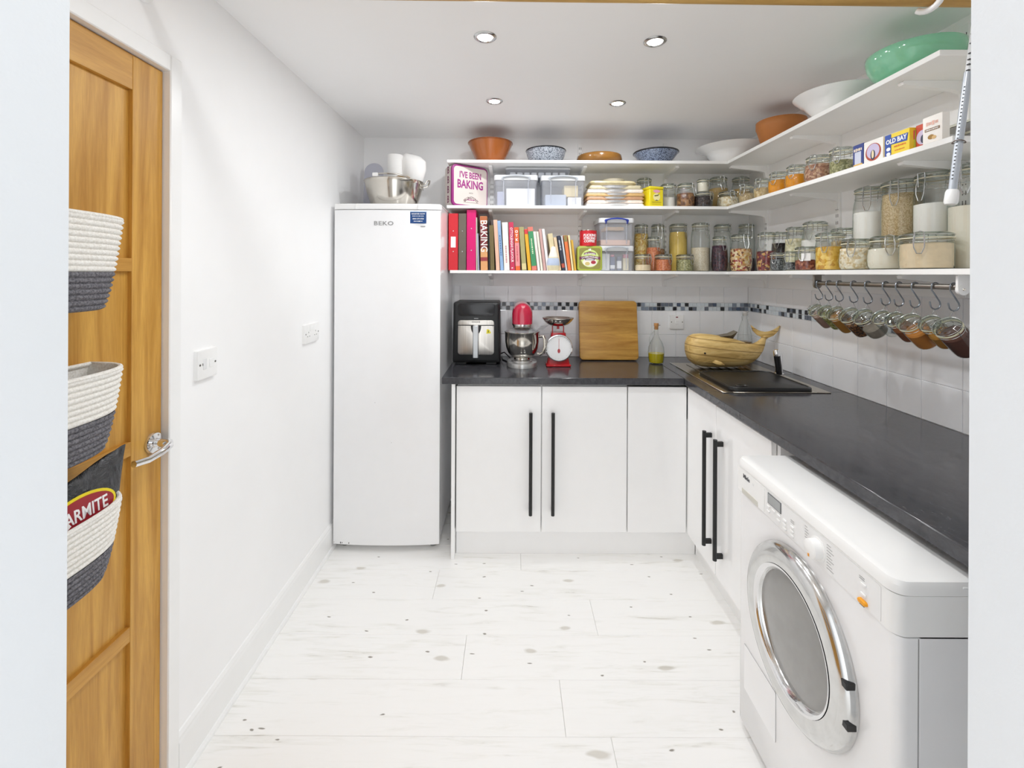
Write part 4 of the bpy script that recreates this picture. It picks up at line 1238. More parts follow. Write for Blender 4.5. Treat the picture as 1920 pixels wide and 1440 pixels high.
storage_box('clear box of small bottles under the blue handled box', ux(1156, 2.60), 2.603, ZB, 0.205, 0.19, 0.145, FROST, .030, inside=[
    ('carton', (-.09, -.035, .02, .09, .003, .10), paperw), ('bottle', (-.028, -.002, .03, .056, .003, .082), pm('grey_blue_bottle', '#6e7690', .3)), ('bottle_label', (-.0285, -.0015, .029, .05, .012, .035), WHITE_INK),
    ('bottle', (.012, .036, .03, .054, .003, .085), pm('slate_bottle', '#767c8c', .3)), ('bottle_label', (.0115, .0365, .029, .05, .014, .06), WHITE_INK),
    ('bottle', (.046, .078, .03, .062, .003, .075), pm('cream_bottle', '#efe3bd', .4)), ('cap', (.048, .076, .032, .06, .0755, .098), pm('pink_cap', '#dd8a96', .4)), ('cap', (-.025, -.005, .033, .053, .0825, .095), pm('pink_cap', '#dd8a96', .4))])

# ------------------------------------------------------------------ wrapped pie plates
random.seed(11)
FOILM = pm('crumpled_foil', '#e9e9ea', 0.3, 0.45, var=0.08, nscale=60, bump=.2)
BAGP = plastic_clear('clear_bag_film', '#e9e4dc', 0.35, '#d8cbb6')
zc = ZM
ORD6 = ('lowest', 'second from the bottom', 'third from the bottom', 'fourth from the bottom', 'fifth from the bottom', 'topmost')
for k, (w, dep, h, c1) in enumerate(((.335, .19, .0185, '#eee8e2'), (.325, .19, .019, '#ebdccf'), (.33, .19, .0195, '#b98f6c'), (.34, .19, .020, '#c9a46c'), (.325, .19, .021, '#e9ddd0'), (.30, .18, .022, '#c9bfa0'))):
    t = thing('wrapped_plates', 'flat bagged pack of foil pie plates, %s of the stack' % ORD6[k], 'food packet', (ux(1154, 2.59), 2.598, zc), group='stack of bagged foil plates')
    def wav(zz, s, seed):
        rg = random.Random(seed)
        ph = [rg.random() * 6 for _ in range(4)]
        return [(x * s * (1 + .02 * math.sin(9 * x / w + ph[0])), y * s + (1 - s) * dep / 2, zz + .0028 * math.sin(34 * x + ph[1]) * (1 if 0.001 < zz < h - .0015 else 0)) for x, y in rrect(w, dep, .012, 6, 0, dep / 2)]
    G().loft([wav(0.0004, .985, k), wav(h * .35, 1.0, k + 9), wav(h * .55, .995, k + 5), wav(h - .001, .97, k + 2)]).obj('card_backing', pm('bag_card_%d' % k, c1, .4, var=.12, nscale=40), t)
    G().lathe([(0, .002), (.088, .002), (.100, h * .40), (.103, h - .0045), (.108, h - .003), (.104, h - .002), (0, h - .004)], 48, sx=1.18, M=T(0.008 - .006 * (k % 3), dep / 2 - .004, 0)).obj('foil_plate', FOILM, t)
    zc += h + .0006
t = thing('foil_pie_case', 'bright foil flan case on a creased bag on top of the wrapped plates', 'food packet', (ux(1154, 2.59), 2.592, zc))
rg = random.Random(4)
rings = []
for zz, s in ((0.0008, .90), (.012, 1.0), (.022, .97), (.027, .8)):
    rings.append([(x * s, y * s + (1 - s) * .1, zz + (0.004 * math.sin(31 * x + 3 * zz) if zz > .001 else .001)) for x, y in rrect(.27, .19, .03, 8, -.01, .1)])
G().loft(rings).obj('creased_bag', pm('yellowed_bag', '#cfc19a', .35, var=.15, nscale=30), t)
G().lathe([(0, .028), (.055, .028), (.062, .040), (.066, .043), (.060, .044), (0, .043)], 36, M=T(.005, .09, 0)).obj('foil_case', FOILM, t)

# yellow custard tin
yt = thing('powder_tin', 'yellow lidded tin with a pink badge on the middle shelf', 'tin', M=T(ux(1217.5, 2.582), 2.582, ZM) @ RZ(14))
YEL = pm('yellow_tin', '#e7d52a', .35, var=.03)
G().box(0, .088, 0, .088, 0.0005, .1, .004).obj('body', YEL, yt)
G().box(-.002, .090, -.002, .090, .1, .116, .004).obj('lid', YEL, yt)
ym = T(.044, -.0004, 0) @ FR
plate([(.022 * math.cos(a), .088 + .009 * math.sin(a)) for a in [2 * PI * i / 20 for i in range(20)]], pm('rose_print', '#e3a2bb', .5), yt, ym, .0004, 'badge')
plate([(.022 * math.cos(a), .055 + .022 * math.sin(a)) for a in [2 * PI * i / 20 for i in range(20)]], pm('pale_yellow_print', '#efe6a5', .5), yt, ym, .0003, 'picture')
plate([(-.015, .064), (.006, .068), (.016, .074), (.010, .062), (-.012, .058)], pm('olive_print', '#6e6b34', .5), yt, ym @ T(0, 0, .0004), .0003, 'leaf')
plate([(-.012, .034), (0, .039), (.014, .034)], INK, yt, ym @ T(0, 0, .0004), .0003, 'mark')
for z in (.026, .021, .012):
    plate(rect(-.03, .03, z, z + .0016), pm('olive_line', '#a9952a', .5), yt, ym, .0003, 'print_line')

# ------------------------------------------------------------------ binders and books, bottom shelf
YSP = 2.588
SP = YSP / F
PAGES = pm('page_edges', '#e8e2d4', 0.8, var=0.05, nscale=80)
def spine_frame(t_w):      # reading down the spine
    return FR @ RZ(-90)
def binder(lab, u0, u1, vtop, col, pocket):
    x0, x1 = ux(u0, YSP), ux(u1, YSP)
    w = x1 - x0 - .001
    h = (506.0 - vtop) * SP
    t = thing('ring_binder', lab, 'binder', ((x0 + x1) / 2, YSP, ZB), group='ring binders on the bottom shelf')
    m = pm('binder_' + col.strip('#'), col, .4, var=.03)
    g = G().box(-w / 2, w / 2, 0, .003, 0, h, .001)
    g.box(-w / 2, -w / 2 + .003, .002, .228, 0, h, .001)
    g.box(w / 2 - .003, w / 2, .002, .228, 0, h, .001)
    g.obj('cover', m, t)
    G().box(-w / 2 + .004, w / 2 - .004, .02, .222, .004, h - .012).obj('pages', PAGES, t)
    for z in (h * .33, h * .69):
        G().lathe([(0, .0002), (.0030, .0002), (.0030, .0014), (.0018, .0016), (0, .001)], 14, M=T(0, 0, z) @ FR).obj('rivet', CHROME, t)
    if pocket:
        plate(rect(-w * .26, w * .26, h * .40, h * .59), WHITE_INK, t, T(0, -.0002, 0) @ FR, .0006, 'label')
    return t
binder('red ring binder with a white spine label next to the fridge', 840.6, 858.5, 399.5, '#cf2430', True)
binder('dark taupe ring binder between the red and the magenta one', 859.2, 873.8, 399.5, '#6a6055', False)
binder('bright magenta ring binder, tallest of the three', 874.6, 892.0, 392.5, '#d6006e', False)
def book(lab, ubl, ubr, utl, vtop, col, dep=.17, extra=None, name='cookbook'):
    """upright or left-leaning book: foot from ubl to ubr, head starting at utl"""
    x0, x1 = ux(ubl, YSP), ux(ubr, YSP)
    hpx = 506.0 - vtop
    a = math.atan2(ubl - utl, hpx)
    h = hpx * SP / math.cos(a)
    w = max((x1 - x0) * math.cos(a) - .0006, .003)
    t = thing(name, lab, 'book', M=T(x0, YSP + .004, ZB + .0004) @ Matrix.Rotation(-a, 4, 'Y'), group='books on the bottom shelf')
    m = pm('cover_' + col.strip('#'), col, .45, var=.05, nscale=30)
    c = min(.0022, w * .2)
    g = G().box(0, w, 0, c, 0, h, .0006)
    g.box(0, c, c * .5, dep, 0, h, .0004)
    g.box(w - c, w, c * .5, dep, 0, h, .0004)
    g.obj('cover', m, t)
    G().box(c, w - c, c, dep - .004, .003, h - .003).obj('pages', PAGES, t)
    if extra:
        extra(t, w, h)
    return t
def band(z0, z1, col, k=.0003):
    def f(t, w, h):
        plate(rect(.0004, w - .0004, h * z0, h * z1), pm('spine_' + col.strip('#'), col, .45), t, T(0, -.0001, 0) @ FR, k, 'spine_panel')
    return f
def spine(txt, zc, size, col, k=.0009, bold=.0003, sx=1.0):
    def f(t, w, h):
        words(txt, size, pm('ink_' + col.strip('#'), col, .5), t, T(w / 2, -k, h * zc) @ FR @ RZ(-90), bold=bold, sx=sx, name='title')
    return f
def spline(zc, length, height, col):
    def f(t, w, h):
        scrawl(pm('ink_' + col.strip('#'), col, .5), t, T(w / 2, -.0006, h * zc) @ FR @ RZ(-90), length, height, 9, 'title')
    return f
def stack(*fs):
    def f(t, w, h):
        for q in fs:
            q(t, w, h)
    return f
book('thin pale green magazine beside the magenta binder', 892.6, 895.4, 891.2, 407, '#b9c3ae', .19, name='magazine')
book('thin lilac grey magazine left of the baking book', 896.0, 898.6, 893.8, 437, '#a9aac4', .19, name='magazine')
book('thick orange brown baking book with a maroon title panel', 901.2, 914.6, 899.2, 404.5, '#d9a06a', .20,
     stack(band(.40, .86, '#7a2530'), band(.17, .24, '#96323a', .0003), band(.86, .995, '#b4653a'), spine('BAKING', .63, .054, '#f3efe9', .0011, .0006, .94)))
book('thin black book tucked between the baking book and the olive book', 916.2, 918.4, 914.8, 408, '#2a2a2e', .19)
book('dark olive gold book with a mottled spine', 919.4, 927.4, 916.8, 421.5, '#6f6038', .19)
book('pale peach book leaning beside the olive one', 930.2, 937.4, 924.6, 411.4, '#e5b9a1', .19)
book('light blue cookbook with dark blue spine writing', 938.4, 944.6, 931.8, 413, '#8fb0d6', .19, spline(.5, .12, .005, '#4a6b9a'))
book('cream cookbook with small pink spine writing', 945.2, 955.8, 940.8, 416, '#ece9e2', .19, spline(.33, .10, .007, '#c98a90'))
book('raspberry pink cookbook with white capital title', 956.6, 965.8, 953.0, 415.6, '#c42a52', .18,
     stack(spine('OTTOLENGHI FLAVOUR', .53, .0195, '#f6e9ec', bold=.0003, sx=.93), spine('e', .05, .018, '#f6e9ec')))
def otk(t, w, h):
    for k, ch in enumerate('OTK'):
        words(ch, .021, WHITE_INK, t, T(w / 2, -.0010, h * (.895 - k * .095)) @ FR, bold=.0007, name='title')
book('orange and pink cookbook with stacked white letters', 966.8, 975.6, 963.4, 425, '#e0622a', .17, stack(band(.10, .64, '#e88f92'), otk, spline(.38, .09, .005, '#c74a58')))
book('green gold patterned book', 978.8, 987.6, 972.8, 424.6, '#a6a06c', .16, band(.02, .16, '#d3c690'))
book('yellow book with a red head', 990.2, 996.6, 982.4, 428.7, '#e2ac27', .16, band(.88, .995, '#d0343f'))
book('green book with salmon edges', 997.4, 1007.2, 988.9, 424.6, '#d9796a', .16, stack(band(.10, .90, '#3d8f5f'), spline(.55, .09, .006, '#d8e6c0')))
book('thin white book with a red edge', 1008.2, 1013.2, 999.4, 433, '#e7ddd6', .15, band(.0, .99, '#ebe4dd'))
book('thin cream book with a dark back edge', 1014.2, 1018.6, 1005.0, 433, '#e4e0d0', .15)
book('dusty pink book leaning behind the white books', 1019.4, 1024.6, 1009.8, 428.2, '#c9a29c', .15)
book('white paperback leaning on the dusty pink book', 1025.4, 1030.6, 1015.6, 428.2, '#e7e4e4', .15)
book('beige ribbed book behind the cream vase', 1037.2, 1046.0, 1027.0, 437, '#d8c9a0', .12)
book('tan thin book behind the cream vase', 1047.0, 1052.8, 1037.6, 444, '#dcc3a0', .12)
book('navy patterned book with a rust coloured foot', 1054.4, 1060.4, 1044.2, 440.8, '#2e3345', .14, stack(band(.08, .2, '#b5513c'), spline(.72, .06, .006, '#cfd2da')))
book('thin grey white paperback beside the navy book', 1061.0, 1064.4, 1051.4, 441, '#c3c6c9', .14)
book('orange book with an olive head', 1065.2, 1071.6, 1056.4, 440, '#e0763f', .14, band(.82, .995, '#8f7f4a'))
book('thin cream paperback right of the orange book', 1072.6, 1076.2, 1064.6, 439.5, '#e6d9a9', .14)
book('short mustard yellow book, last of the row', 1077.0, 1081.2, 1070.2, 448.5, '#d3a73e', .14)
# plain stand-in for the figure shaped ornament in front of the books
vs = thing('ornament', 'small cream and pale blue ornament standing in front of the books', 'ornament', (ux(1037.5, 2.585), 2.5905, ZB))
G().lathe([(0, 0), (.026, 0), (.033, .006), (.036, .03), (.034, .055), (.028, .078)], 28, sy=.5).obj('base', pm('mottled_cream_glaze', '#ddd3b2', .4, var=.1, nscale=40), vs)
G().lathe([(.0362, .03), (.0365, .04), (.0342, .058), (.030, .072)], 28, sy=.5).obj('blue_band', pm('pale_blue_glaze', '#b9c6dc', .4, var=.08, nscale=40), vs)
G().lathe([(.028, .078), (.022, .098), (.017, .115), (.013, .132), (.006, .138), (0, .139)], 28, sy=.5).obj('neck', pm('white_cream_glaze', '#ebe6da', .4, var=.05, nscale=40), vs)

# ------------------------------------------------------------------ coffee tin on the green biscuit tin
gt = thing('biscuit_tin', 'square lime green biscuit tin standing on the bottom shelf', 'tin', (ux(1105, 2.60), 2.585, ZB))
GTW = 46.5 * 2.585 / F
LIME = pm('lime_tin', '#a5b045', .35, var=.06)
G().prism(rrect(GTW, GTW, .016, 5, 0, GTW / 2 + .0004), -.055, 0, M=FR, b=.003).obj('body', LIME, gt, angle=30)
gm = T(0, -.0003, GTW / 2) @ FR
plate(rrect(GTW * .86, GTW * .84, .012, 5), pm('olive_gold_print', '#8f8a44', .45), gt, gm, .0004, 'frame_print')
plate([(GTW * .36 * math.cos(a), GTW * .36 * math.sin(a)) for a in [2 * PI * i / 30 for i in range(30)]], pm('pale_lime_print', '#cfe08a', .45), gt, gm @ T(0, 0, .0005), .0003, 'round_print')
plate([(GTW * .29 * math.cos(a), -.022 + GTW * .17 * math.sin(a)) for a in [2 * PI * i / 26 for i in range(26)]], pm('white_print', '#eee9da', .45), gt, gm @ T(0, 0, .0009), .0003, 'plate_print')
plate([(.02 + .014 * math.cos(a), -.022 + .010 * math.sin(a)) for a in [2 * PI * i / 20 for i in range(20)]], pm('crimson_print', '#a83040', .45), gt, gm @ T(0, 0, .0013), .0003, 'fruit_print')
plate([(-.014 + .014 * math.cos(a), -.03 + .010 * math.sin(a)) for a in [2 * PI * i / 20 for i in range(20)]], pm('biscuit_print', '#d6c27a', .45), gt, gm @ T(0, 0, .0013), .0003, 'biscuit_print')
plum = pm('plum_band', '#71344a', .45)
plate([(-.034, .020), (0, .028), (.034, .020), (.034, .031), (0, .040), (-.034, .031)], plum, gt, gm @ T(0, 0, .0009), .0003, 'ribbon')
plate([(-.060, -.008), (0, .002), (.060, -.008), (.060, .009), (0, .017), (-.060, .009)], plum, gt, gm @ T(0, 0, .0009), .0003, 'ribbon')
words('LES COOKIES', .0105, WHITE_INK, gt, gm @ T(0, .0285, .0014), bold=.0003, bend=.09)
words('DE', .007, WHITE_INK, gt, gm @ T(0, .019, .0014))
words('LA MERE POULARD', .0125, WHITE_INK, gt, gm @ T(0, .0085, .0014), bold=.0003, sx=.88, bend=.16)
plate(rect(-.028, .028, -.0095, -.0025), pm('violet_band', '#4c447a', .45), gt, gm @ T(0, 0, .0014), .0003, 'ribbon')
scrawl(WHITE_INK, gt, gm @ T(0, .050, .0010), .016, .010, 3)
scrawl(WHITE_INK, gt, gm @ T(0, -.006, .0018), .045, .003, 8)
ct = thing('coffee_tin', 'red round coffee tin standing on the green biscuit tin', 'tin', (ux(1102.5, 2.625), 2.628, ZB + GTW + .001))
CR = .0485
CH = .092
G().lathe([(0, 0), (CR, 0), (CR, CH - .004), (0, CH - .004)], 40).obj('body', pm('red_tin', '#c8202b', .35, var=.03), ct)
G().lathe([(CR * .9, CH - .004), (CR * 1.02, CH - .004), (CR * 1.02, CH), (CR * .94, CH), (CR * .93, CH - .003), (0, CH - .003)], 40).obj('rim', STEEL, ct)
def curved(txt, size, z, off=0.0, shear=.15):
    o = words(txt, size, WHITE_INK, ct, Matrix.Identity(4), bold=.0006, shear=shear, sx=.95)
    for vv in o.data.vertices:
        x, y, q = vv.co
        a = (x + off) / CR
        rr = CR + .0006 + q
        vv.co = (rr * math.sin(a), -rr * math.cos(a), z + y)
curved('FUCKING', .0195, .060, .004)
curved('STRONG', .0195, .043, .002)
curved('COFFEE', .0195, .026, 0)

# ------------------------------------------------------------------ jam pan with packets, on top of the fridge
PX, PY = ux(738, 2.53), 2.535
pan = thing('jam_pan', 'steel jam pan with a swing handle on top of the fridge', 'pan', (PX, PY, fz1))
prf = [(0, .001), (.112, 0), (.118, .003), (.125, .02), (.146, .085), (.157, .130), (.160, .148), (.164, .151)]
inn = [(.161, .153), (.156, .148), (.153, .130), (.142, .085), (.121, .02), (.112, .005), (0, .005)]
G().lathe(prf + inn, 64).obj('pan_body', STEEL, pan, angle=60)
G().tube([(.112, -.118, .146), (.09, -.135, .158), (.05, -.150, .166), (0, -.157, .168), (-.05, -.152, .167)], .0045, 8).obj('bail_handle', STEEL, pan)
G().box(-.075, -.045, -.160, -.140, .152, .172, .003).obj('handle_lug', W_PLASTIC, pan)
lug = G()
lug.tube([(.150, -.03, .128), (.178, -.034, .135), (.190, -.034, .155), (.198, 0.0, .160), (.190, .034, .155), (.178, .034, .135), (.150, .03, .128)], .0045, 8)
lug.box(.146, .158, -.036, .036, .112, .140, .003)
lug.obj('side_handle', STEEL, pan)
RP = at(742, 310, 2.53)
rl = thing('paper_roll', 'small white kitchen roll standing up out of the jam pan', 'paper roll', (PX + .012, PY - .02, fz1 + .006))
G().lathe([(.015, 0), (.045, 0), (.046, .003), (.046, .287), (.044, .290), (.016, .290), (.015, 0)], 32, sx=.95).obj('roll', paperw, rl)
bgt = thing('paper_bag', 'crumpled white bag bulging out of the right side of the jam pan', 'bag', (PX + .085, PY + .0, fz1 + .006))
rings = []
rg = random.Random(8)
for zz, rr, ox in ((0, .02, 0), (.02, .033, 0), (.10, .045, .004), (.165, .060, .016), (.215, .068, .022), (.262, .066, .022), (.290, .048, .010), (.304, .018, -.004)):
    rings.append([((rr + .004 * math.sin(3 * a + 9 * zz)) * math.cos(a) + ox, (rr * .8 + .003 * math.sin(5 * a + 20 * zz)) * math.sin(a), zz + .004 * math.sin(2 * a)) for a in [2 * PI * i / 24 for i in range(24)]])
G().loft(rings).obj('bag', paperw, bgt, angle=80)
gl_ = thing('gold_lid', 'gold coloured lid resting in the right of the jam pan', 'lid', M=T(PX + .066, PY - .068, fz1 + .140) @ RX(24) @ RY(10))
G().lathe([(0, .034), (.03, .030), (.052, .018), (.060, 0), (.062, -.006), (.058, -.006), (.05, .012), (0, .028)], 36).obj('lid', pm('brushed_gold', '#a8813a', .3, .7), gl_)
gp = thing('plastic_board', 'pale lilac rounded board standing behind the jam pan', 'board', M=T(-.838, 2.72, fz1) @ RX(-6))
G().prism([(x, y) for x, y in rrect(.115, .312, .056, 8, 0, .156)], 0, .006, M=FR, b=.002, b0=.002).obj('board', pm('pale_lilac_plastic', '#c3c4d0', .4), gp)

# ------------------------------------------------------------------ rail with hooks and hanging spice jars
RXX, RZZ = 1.25, 1.386
rail = thing('hanging_rail', 'nickel hanging rail fixed under the bottom shelf on the right', 'rail', (RXX, 1.55, RZZ))
G().tube([(0, -.284, 0), (0, .302, 0)], .0082, 16).obj('bar', RAILM, rail)
for y, m in ((-.292, W_TRIM), (.306, RAILM)):
    g = G().box(-.016, .016, y - .004, y + .004, -.006, .0345, .001)
    g.lathe([(0, -.0045), (.016, -.0045), (.016, .0045), (0, .0045)], 24, M=T(0, y, -.006) @ RX(90))
    g.box(-.016, .016, y - .02, y + .004, .0325, .0348)
    b_ = g.obj('end_bracket', m, rail)
    G().lathe([(0, 0), (.004, 0), (.003, .002), (0, .002)], 12, M=T(0, y - .0045, -.006) @ RX(90)).obj('screw', STEEL, b_)
spices = [(1536, 'spice_pink', .0275, .100, .8, 'dusty pink spice'), (1554.5, 'herb', .0275, .098, .85, 'green dried herbs'), (1574, 'ochre', .031, .10, .85, 'ochre powder'),
          (1601, 'rust_mix', .033, .104, .7, 'rust coloured peppercorns'), (1627.5, 'grey_salt', .032, .10, .45, 'a little grey spice'), (1661, 'empty', .027, .085, 0, 'nothing much in it, small'),
          (1686, 'red_brown', .027, .10, .6, 'red brown powder'), (1716, 'paprika', .033, .108, .66, 'orange powder'), (1754, 'ochre', .028, .10, .55, 'light brown spice, second from the doorway'), (1789, 'cocoa', .034, .112, .78, 'dark brown powder, nearest the doorway')]
ordinal = ['first', 'second', 'third', 'fourth', 'fifth', 'sixth', 'seventh', 'eighth', 'ninth', 'tenth']
for k, (u, f, r, h, fl, desc) in enumerate(spices):
    y = dx(u, RXX)
    hk = G()
    pts = []
    for i in range(11):
        a = R(200 - 200 * i / 10)
        pts.append((.0105 * math.cos(a) , 0, .0105 * math.sin(a)))
    pts = [(-.0105, 0, -.006)] + [(.0105 * math.cos(R(180 - 18 * i)), 0, .0105 * math.sin(R(180 - 18 * i))) for i in range(11)]
    # S shape: upper hook over the bar, shank sloping across, lower hook opening to the room
    upper = [(-.0115 * math.cos(R(18 * i)), 0, .0115 * math.sin(R(18 * i)) + .0) for i in range(0, 11)]
    upper = [(x, 0, z) for x, _, z in upper[::-1]]
    s_pts = upper + [(-.011, 0, -.010), (.002, 0, -.028), (.013, 0, -.045)]
    s_pts += [(.0 + .015 * math.cos(R(a)), 0, -.052 + .015 * math.sin(R(a))) for a in (0, -30, -60, -90, -120, -150, -178)] + [(-.0165, 0, -.044)]
    hk.tube(s_pts, .0021, 8)
    ho = hk.obj('s_hook', HOOKM, None, T(RXX, y, RZZ))
    tag(ho, 'steel S-hook on the rail, %s from the corner' % ordinal[k], 'hook', 'S-hooks on the hanging rail')
    ax = Vector((-.74, -.12, .66)).normalized()          # from jar base to lid
    pp = (Vector((0, 0, 1)) - ax * ax.z).normalized()
    hb = Vector((RXX, y, RZZ - .068))
    lidc = hb - Vector((0, 0, .018)) - pp * (r * .93 * 1.05 + .002)
    base = lidc - ax * (h - .010)
    q = Vector((0, 0, 1)).rotation_difference(ax).to_matrix().to_4x4()
    MJ = T(*base) @ q
    t = thing('spice_jar', 'small clip jar hanging from the rail, ' + desc, 'jar', M=MJ, group='spice jars hanging on the rail')
    jar_parts(t, r, h, 'straight', f, fl, 180, 24)
    inv = MJ.inverted()
    wp = G()
    side = ax.cross(pp).normalized()
    wp.tube([tuple(inv @ (lidc + pp * (r * .95) + side * .011)), tuple(inv @ (hb + Vector((0, 0, .0)) + side * .002)), tuple(inv @ (lidc + pp * (r * .95) - side * .011))], .0011, 6)
    wp.obj('hanging_loop', WIRE, t)

# ------------------------------------------------------------------ wooden pole under the ceiling, hook, telescopic rod
pole = thing('hanging_pole', 'wooden clothes pole spanning the room below the ceiling', 'pole', M=T(0.275, 1.13, 2.115) @ RY(0.45))
G().tube([(-1.196, 0, 0), (1.196, 0, 0)], .0185, 20).obj('pole', POLEW, pole)
for s in (-1, 1):
    G().lathe([(0, 0), (.032, 0), (.03, .006), (.022, .012), (0, .012)], 24, M=T(s * 1.2005, 0, 0) @ RY(-90 * s)).obj('end_socket', W_PLASTIC, pole)
hk = G().tube([(.028 * math.cos(R(a)), 0, .028 * math.sin(R(a))) for a in range(-140, 61, 20)], .0075, 10)
tag(hk.obj('plastic_hook', W_PLASTIC, None, T(1.034, 1.13, 2.107) @ RZ(-65)), 'white plastic hook hanging on the wooden pole', 'hook')
P0, P1 = Vector((1.128, 1.165, 1.615)), Vector((1.196, 1.165, 2.142))
tr = thing('telescopic_rod', 'grey telescopic rod with a white end cap hanging by the doorway', 'rod', M=T(*P0) @ Vector((0, 0, 1)).rotation_difference((P1 - P0).normalized()).to_matrix().to_4x4())
L = (P1 - P0).length
GREYR = pm('grey_coated_tube', '#b9bfc7', .3, .3)
G().tube([(0, 0, .012), (0, 0, L * .62)], .0088, 14).obj('outer_tube', GREYR, tr)
G().tube([(0, 0, L * .62), (0, 0, L)], .0066, 14).obj('inner_tube', pm('white_coated_tube', '#e4e6e8', .3), tr)
G().lathe([(0, -.014), (.0115, -.014), (.0145, -.008), (.0138, .018), (.0115, .024), (0, .024)], 20).obj('end_cap', W_PLASTIC, tr)
for k in range(26):
    z = .05 + k * .0095
    G().box(-.0091, -.0070, -.005, -.002, z, z + .0022).obj('graduation_mark', INK, tr)
for z in (.33, .345, .358, .374, .40, .425):
    G().box(-.0090, -.003, -.0085, -.002, z, z + .0022).obj('graduation_mark', INK, tr)
G().tube([(.013 * math.cos(2 * PI * i / 16), .013 * math.sin(2 * PI * i / 16), .148 + .002 * math.sin(4 * PI * i / 16)) for i in range(16)], .0014, 6, closed=True).obj('wire_loop', pm('brown_wire', '#6f625c', .4), tr)
G().tube([(-.03 + .03 * math.cos(R(a)) , 0, L + .03 * math.sin(R(a)) - .0) for a in range(0, 181, 20)], .004, 8, M=T(0, 0, -.002)).obj('top_hook', GREYR, tr)

# ------------------------------------------------------------------ air fryer
AX0, AX1, AYF = -0.334, -0.066, 2.548
af = thing('air_fryer', 'black air fryer with a brushed steel drawer at the left end of the worktop', 'air fryer', ((AX0 + AX1) / 2, AYF, WZ1))
AW, AH = AX1 - AX0, 0.352
def sec(w0, w1, y, ins=0.0):
    # front outline: rounded foot, slightly waisted top
    o = []
    for (px, pz) in rrect(2, 2, .07, 5):
        zz = .012 + (pz + 1) / 2 * (AH - .012)
        k = (zz / AH)
        hw_ = (w0 + (w1 - w0) * max(0, (k - .35) / .65)) / 2
        o.append((px * (hw_ - ins), y, zz - (ins if pz > 0 else -ins)))
    return o
G().loft([sec(AW, AW * .965, .0, .012), sec(AW, AW * .965, .005, .003), sec(AW, AW * .965, .014), sec(AW, AW * .965, .258), sec(AW, AW * .965, .268, .008)]).obj('body', BLACK, af)
for s in (-1, 1):
    G().box(min(s * .055, s * .115), max(s * .055, s * .115), .015, .25, .0002, .016, .003).obj('foot', BLACK, af)
G().prism(rrect(AW * .78, .070, .02, 5), 0, .003, M=T(0, .0, .312) @ FR, b=.001).obj('control_screen', BLACK_G, af)
plate(rect(-.012, .012, -.002, .002), INK_GREY, af, T(0, -.0005, .262) @ FR, .001, 'control_mark')
pw = .203
def rtop(w, h, r, cy, top=True):
    return [(x, y) for x, y in rrect(w, h, r, 6, 0, cy)]
up = rrect(pw, .075, .016, 6, 0, .2155)
G().prism(up, 0, .010, M=T(0, .002, 0) @ FR, b=.002).obj('steel_panel', BRUSH_V, af)
dw = G().prism(rrect(pw, .165, .018, 6, 0, .1415), 0, .013, M=T(0, .002, 0) @ FR, b=.002).obj('drawer_front', BRUSH_V, af)
G().box(-pw / 2 - .004, pw / 2 + .004, -.0125, .0, .2225, .2265).obj('drawer_gap', BLACK, af)
G().prism([(.029 * math.cos(R(a)), .222 + .052 * math.sin(R(a))) for a in range(180, 361, 12)], 0, .003, M=T(0, -.0105, 0) @ FR).obj('handle_recess', BLACK, dw)
G().box(-.0155, .0155, -.042, -.012, .045, .2265, .004).obj('handle', pm('satin_silver_plastic', '#c9ccce', .3, .5), dw)
plate([(-.012, -.012), (.014, -.010), (.008, .006), (.0, .013), (-.010, .012)], pm('yellow_sticker', '#e8dc2a', .5), dw, T(.070, -.0108, .190) @ FR, .0006, 'sticker')
plate([(-.002, -.005), (.002, -.005), (.002, .006), (-.002, .006)], INK, dw, T(.069, -.0116, .190) @ FR, .0004, 'sticker_print')
scrawl(pm('etched_grey', '#8f8c88', .3, .8), af, T(0, -.0086, .243) @ FR, .05, .007, 6)
# power cable beside it
g = G().tube([(-.07, 2.77, .93), (-.045, 2.74, .945), (-.015, 2.70, .925), (.0, 2.66, .911), (-.02, 2.63, .9085), (-.052, 2.70, .9085), (-.058, 2.78, .9085)], .0035, 8)
tag(g.obj('power_cable', BLACK_G), 'black power cable between the air fryer and the stand mixer', 'cable')

# ------------------------------------------------------------------ stand mixer
MX, MY = ux(979.5, 2.56), 2.56
RED = pm('cherry_red_enamel', '#b8123a', .12, var=.03, coat=.6)
SILV = pm('silver_base_enamel', '#c3c3c1', .25, .6, var=.02)
mx = thing('stand_mixer', 'stand mixer with a cherry red head and polished steel bowl', 'mixer', (MX, MY, WZ1))
G().prism([(.086 * math.cos(a), .12 * math.sin(a) + .0) for a in [2 * PI * i / 40 for i in range(40)]], .0004, .026, b=.008).obj('base', SILV, mx)
G().lathe([(0, .026), (.06, .026), (.058, .032), (.05, .036), (0, .036)], 36, M=T(0, -.02, 0)).obj('bowl_seat', SILV, mx)
G().prism(rrect(.085, .075, .025, 5, 0, .085), .02, .265, b=.006).obj('column', RED, mx)
BC = T(0, -.025, 0)
bo = [(0, .037), (.044, .037), (.046, .042), (.044, .048), (.06, .056), (.078, .075), (.090, .105), (.095, .14), (.096, .188), (.099, .191), (.099, .194), (.095, .194), (.093, .188), (.092, .14), (.087, .106), (.075, .078), (.05, .06), (0, .056)]
bw_ = G().lathe(bo, 56, M=BC).obj('bowl', STEEL, mx, angle=50)
G().tube([(.091, -.06, .172), (.112, -.075, .176), (.120, -.08, .160), (.122, -.082, .12), (.114, -.076, .088), (.098, -.066, .075), (.082, -.058, .08)], [.008, .0085, .009, .009, .009, .008, .007], 10, M=BC).obj('bowl_handle', STEEL, bw_)
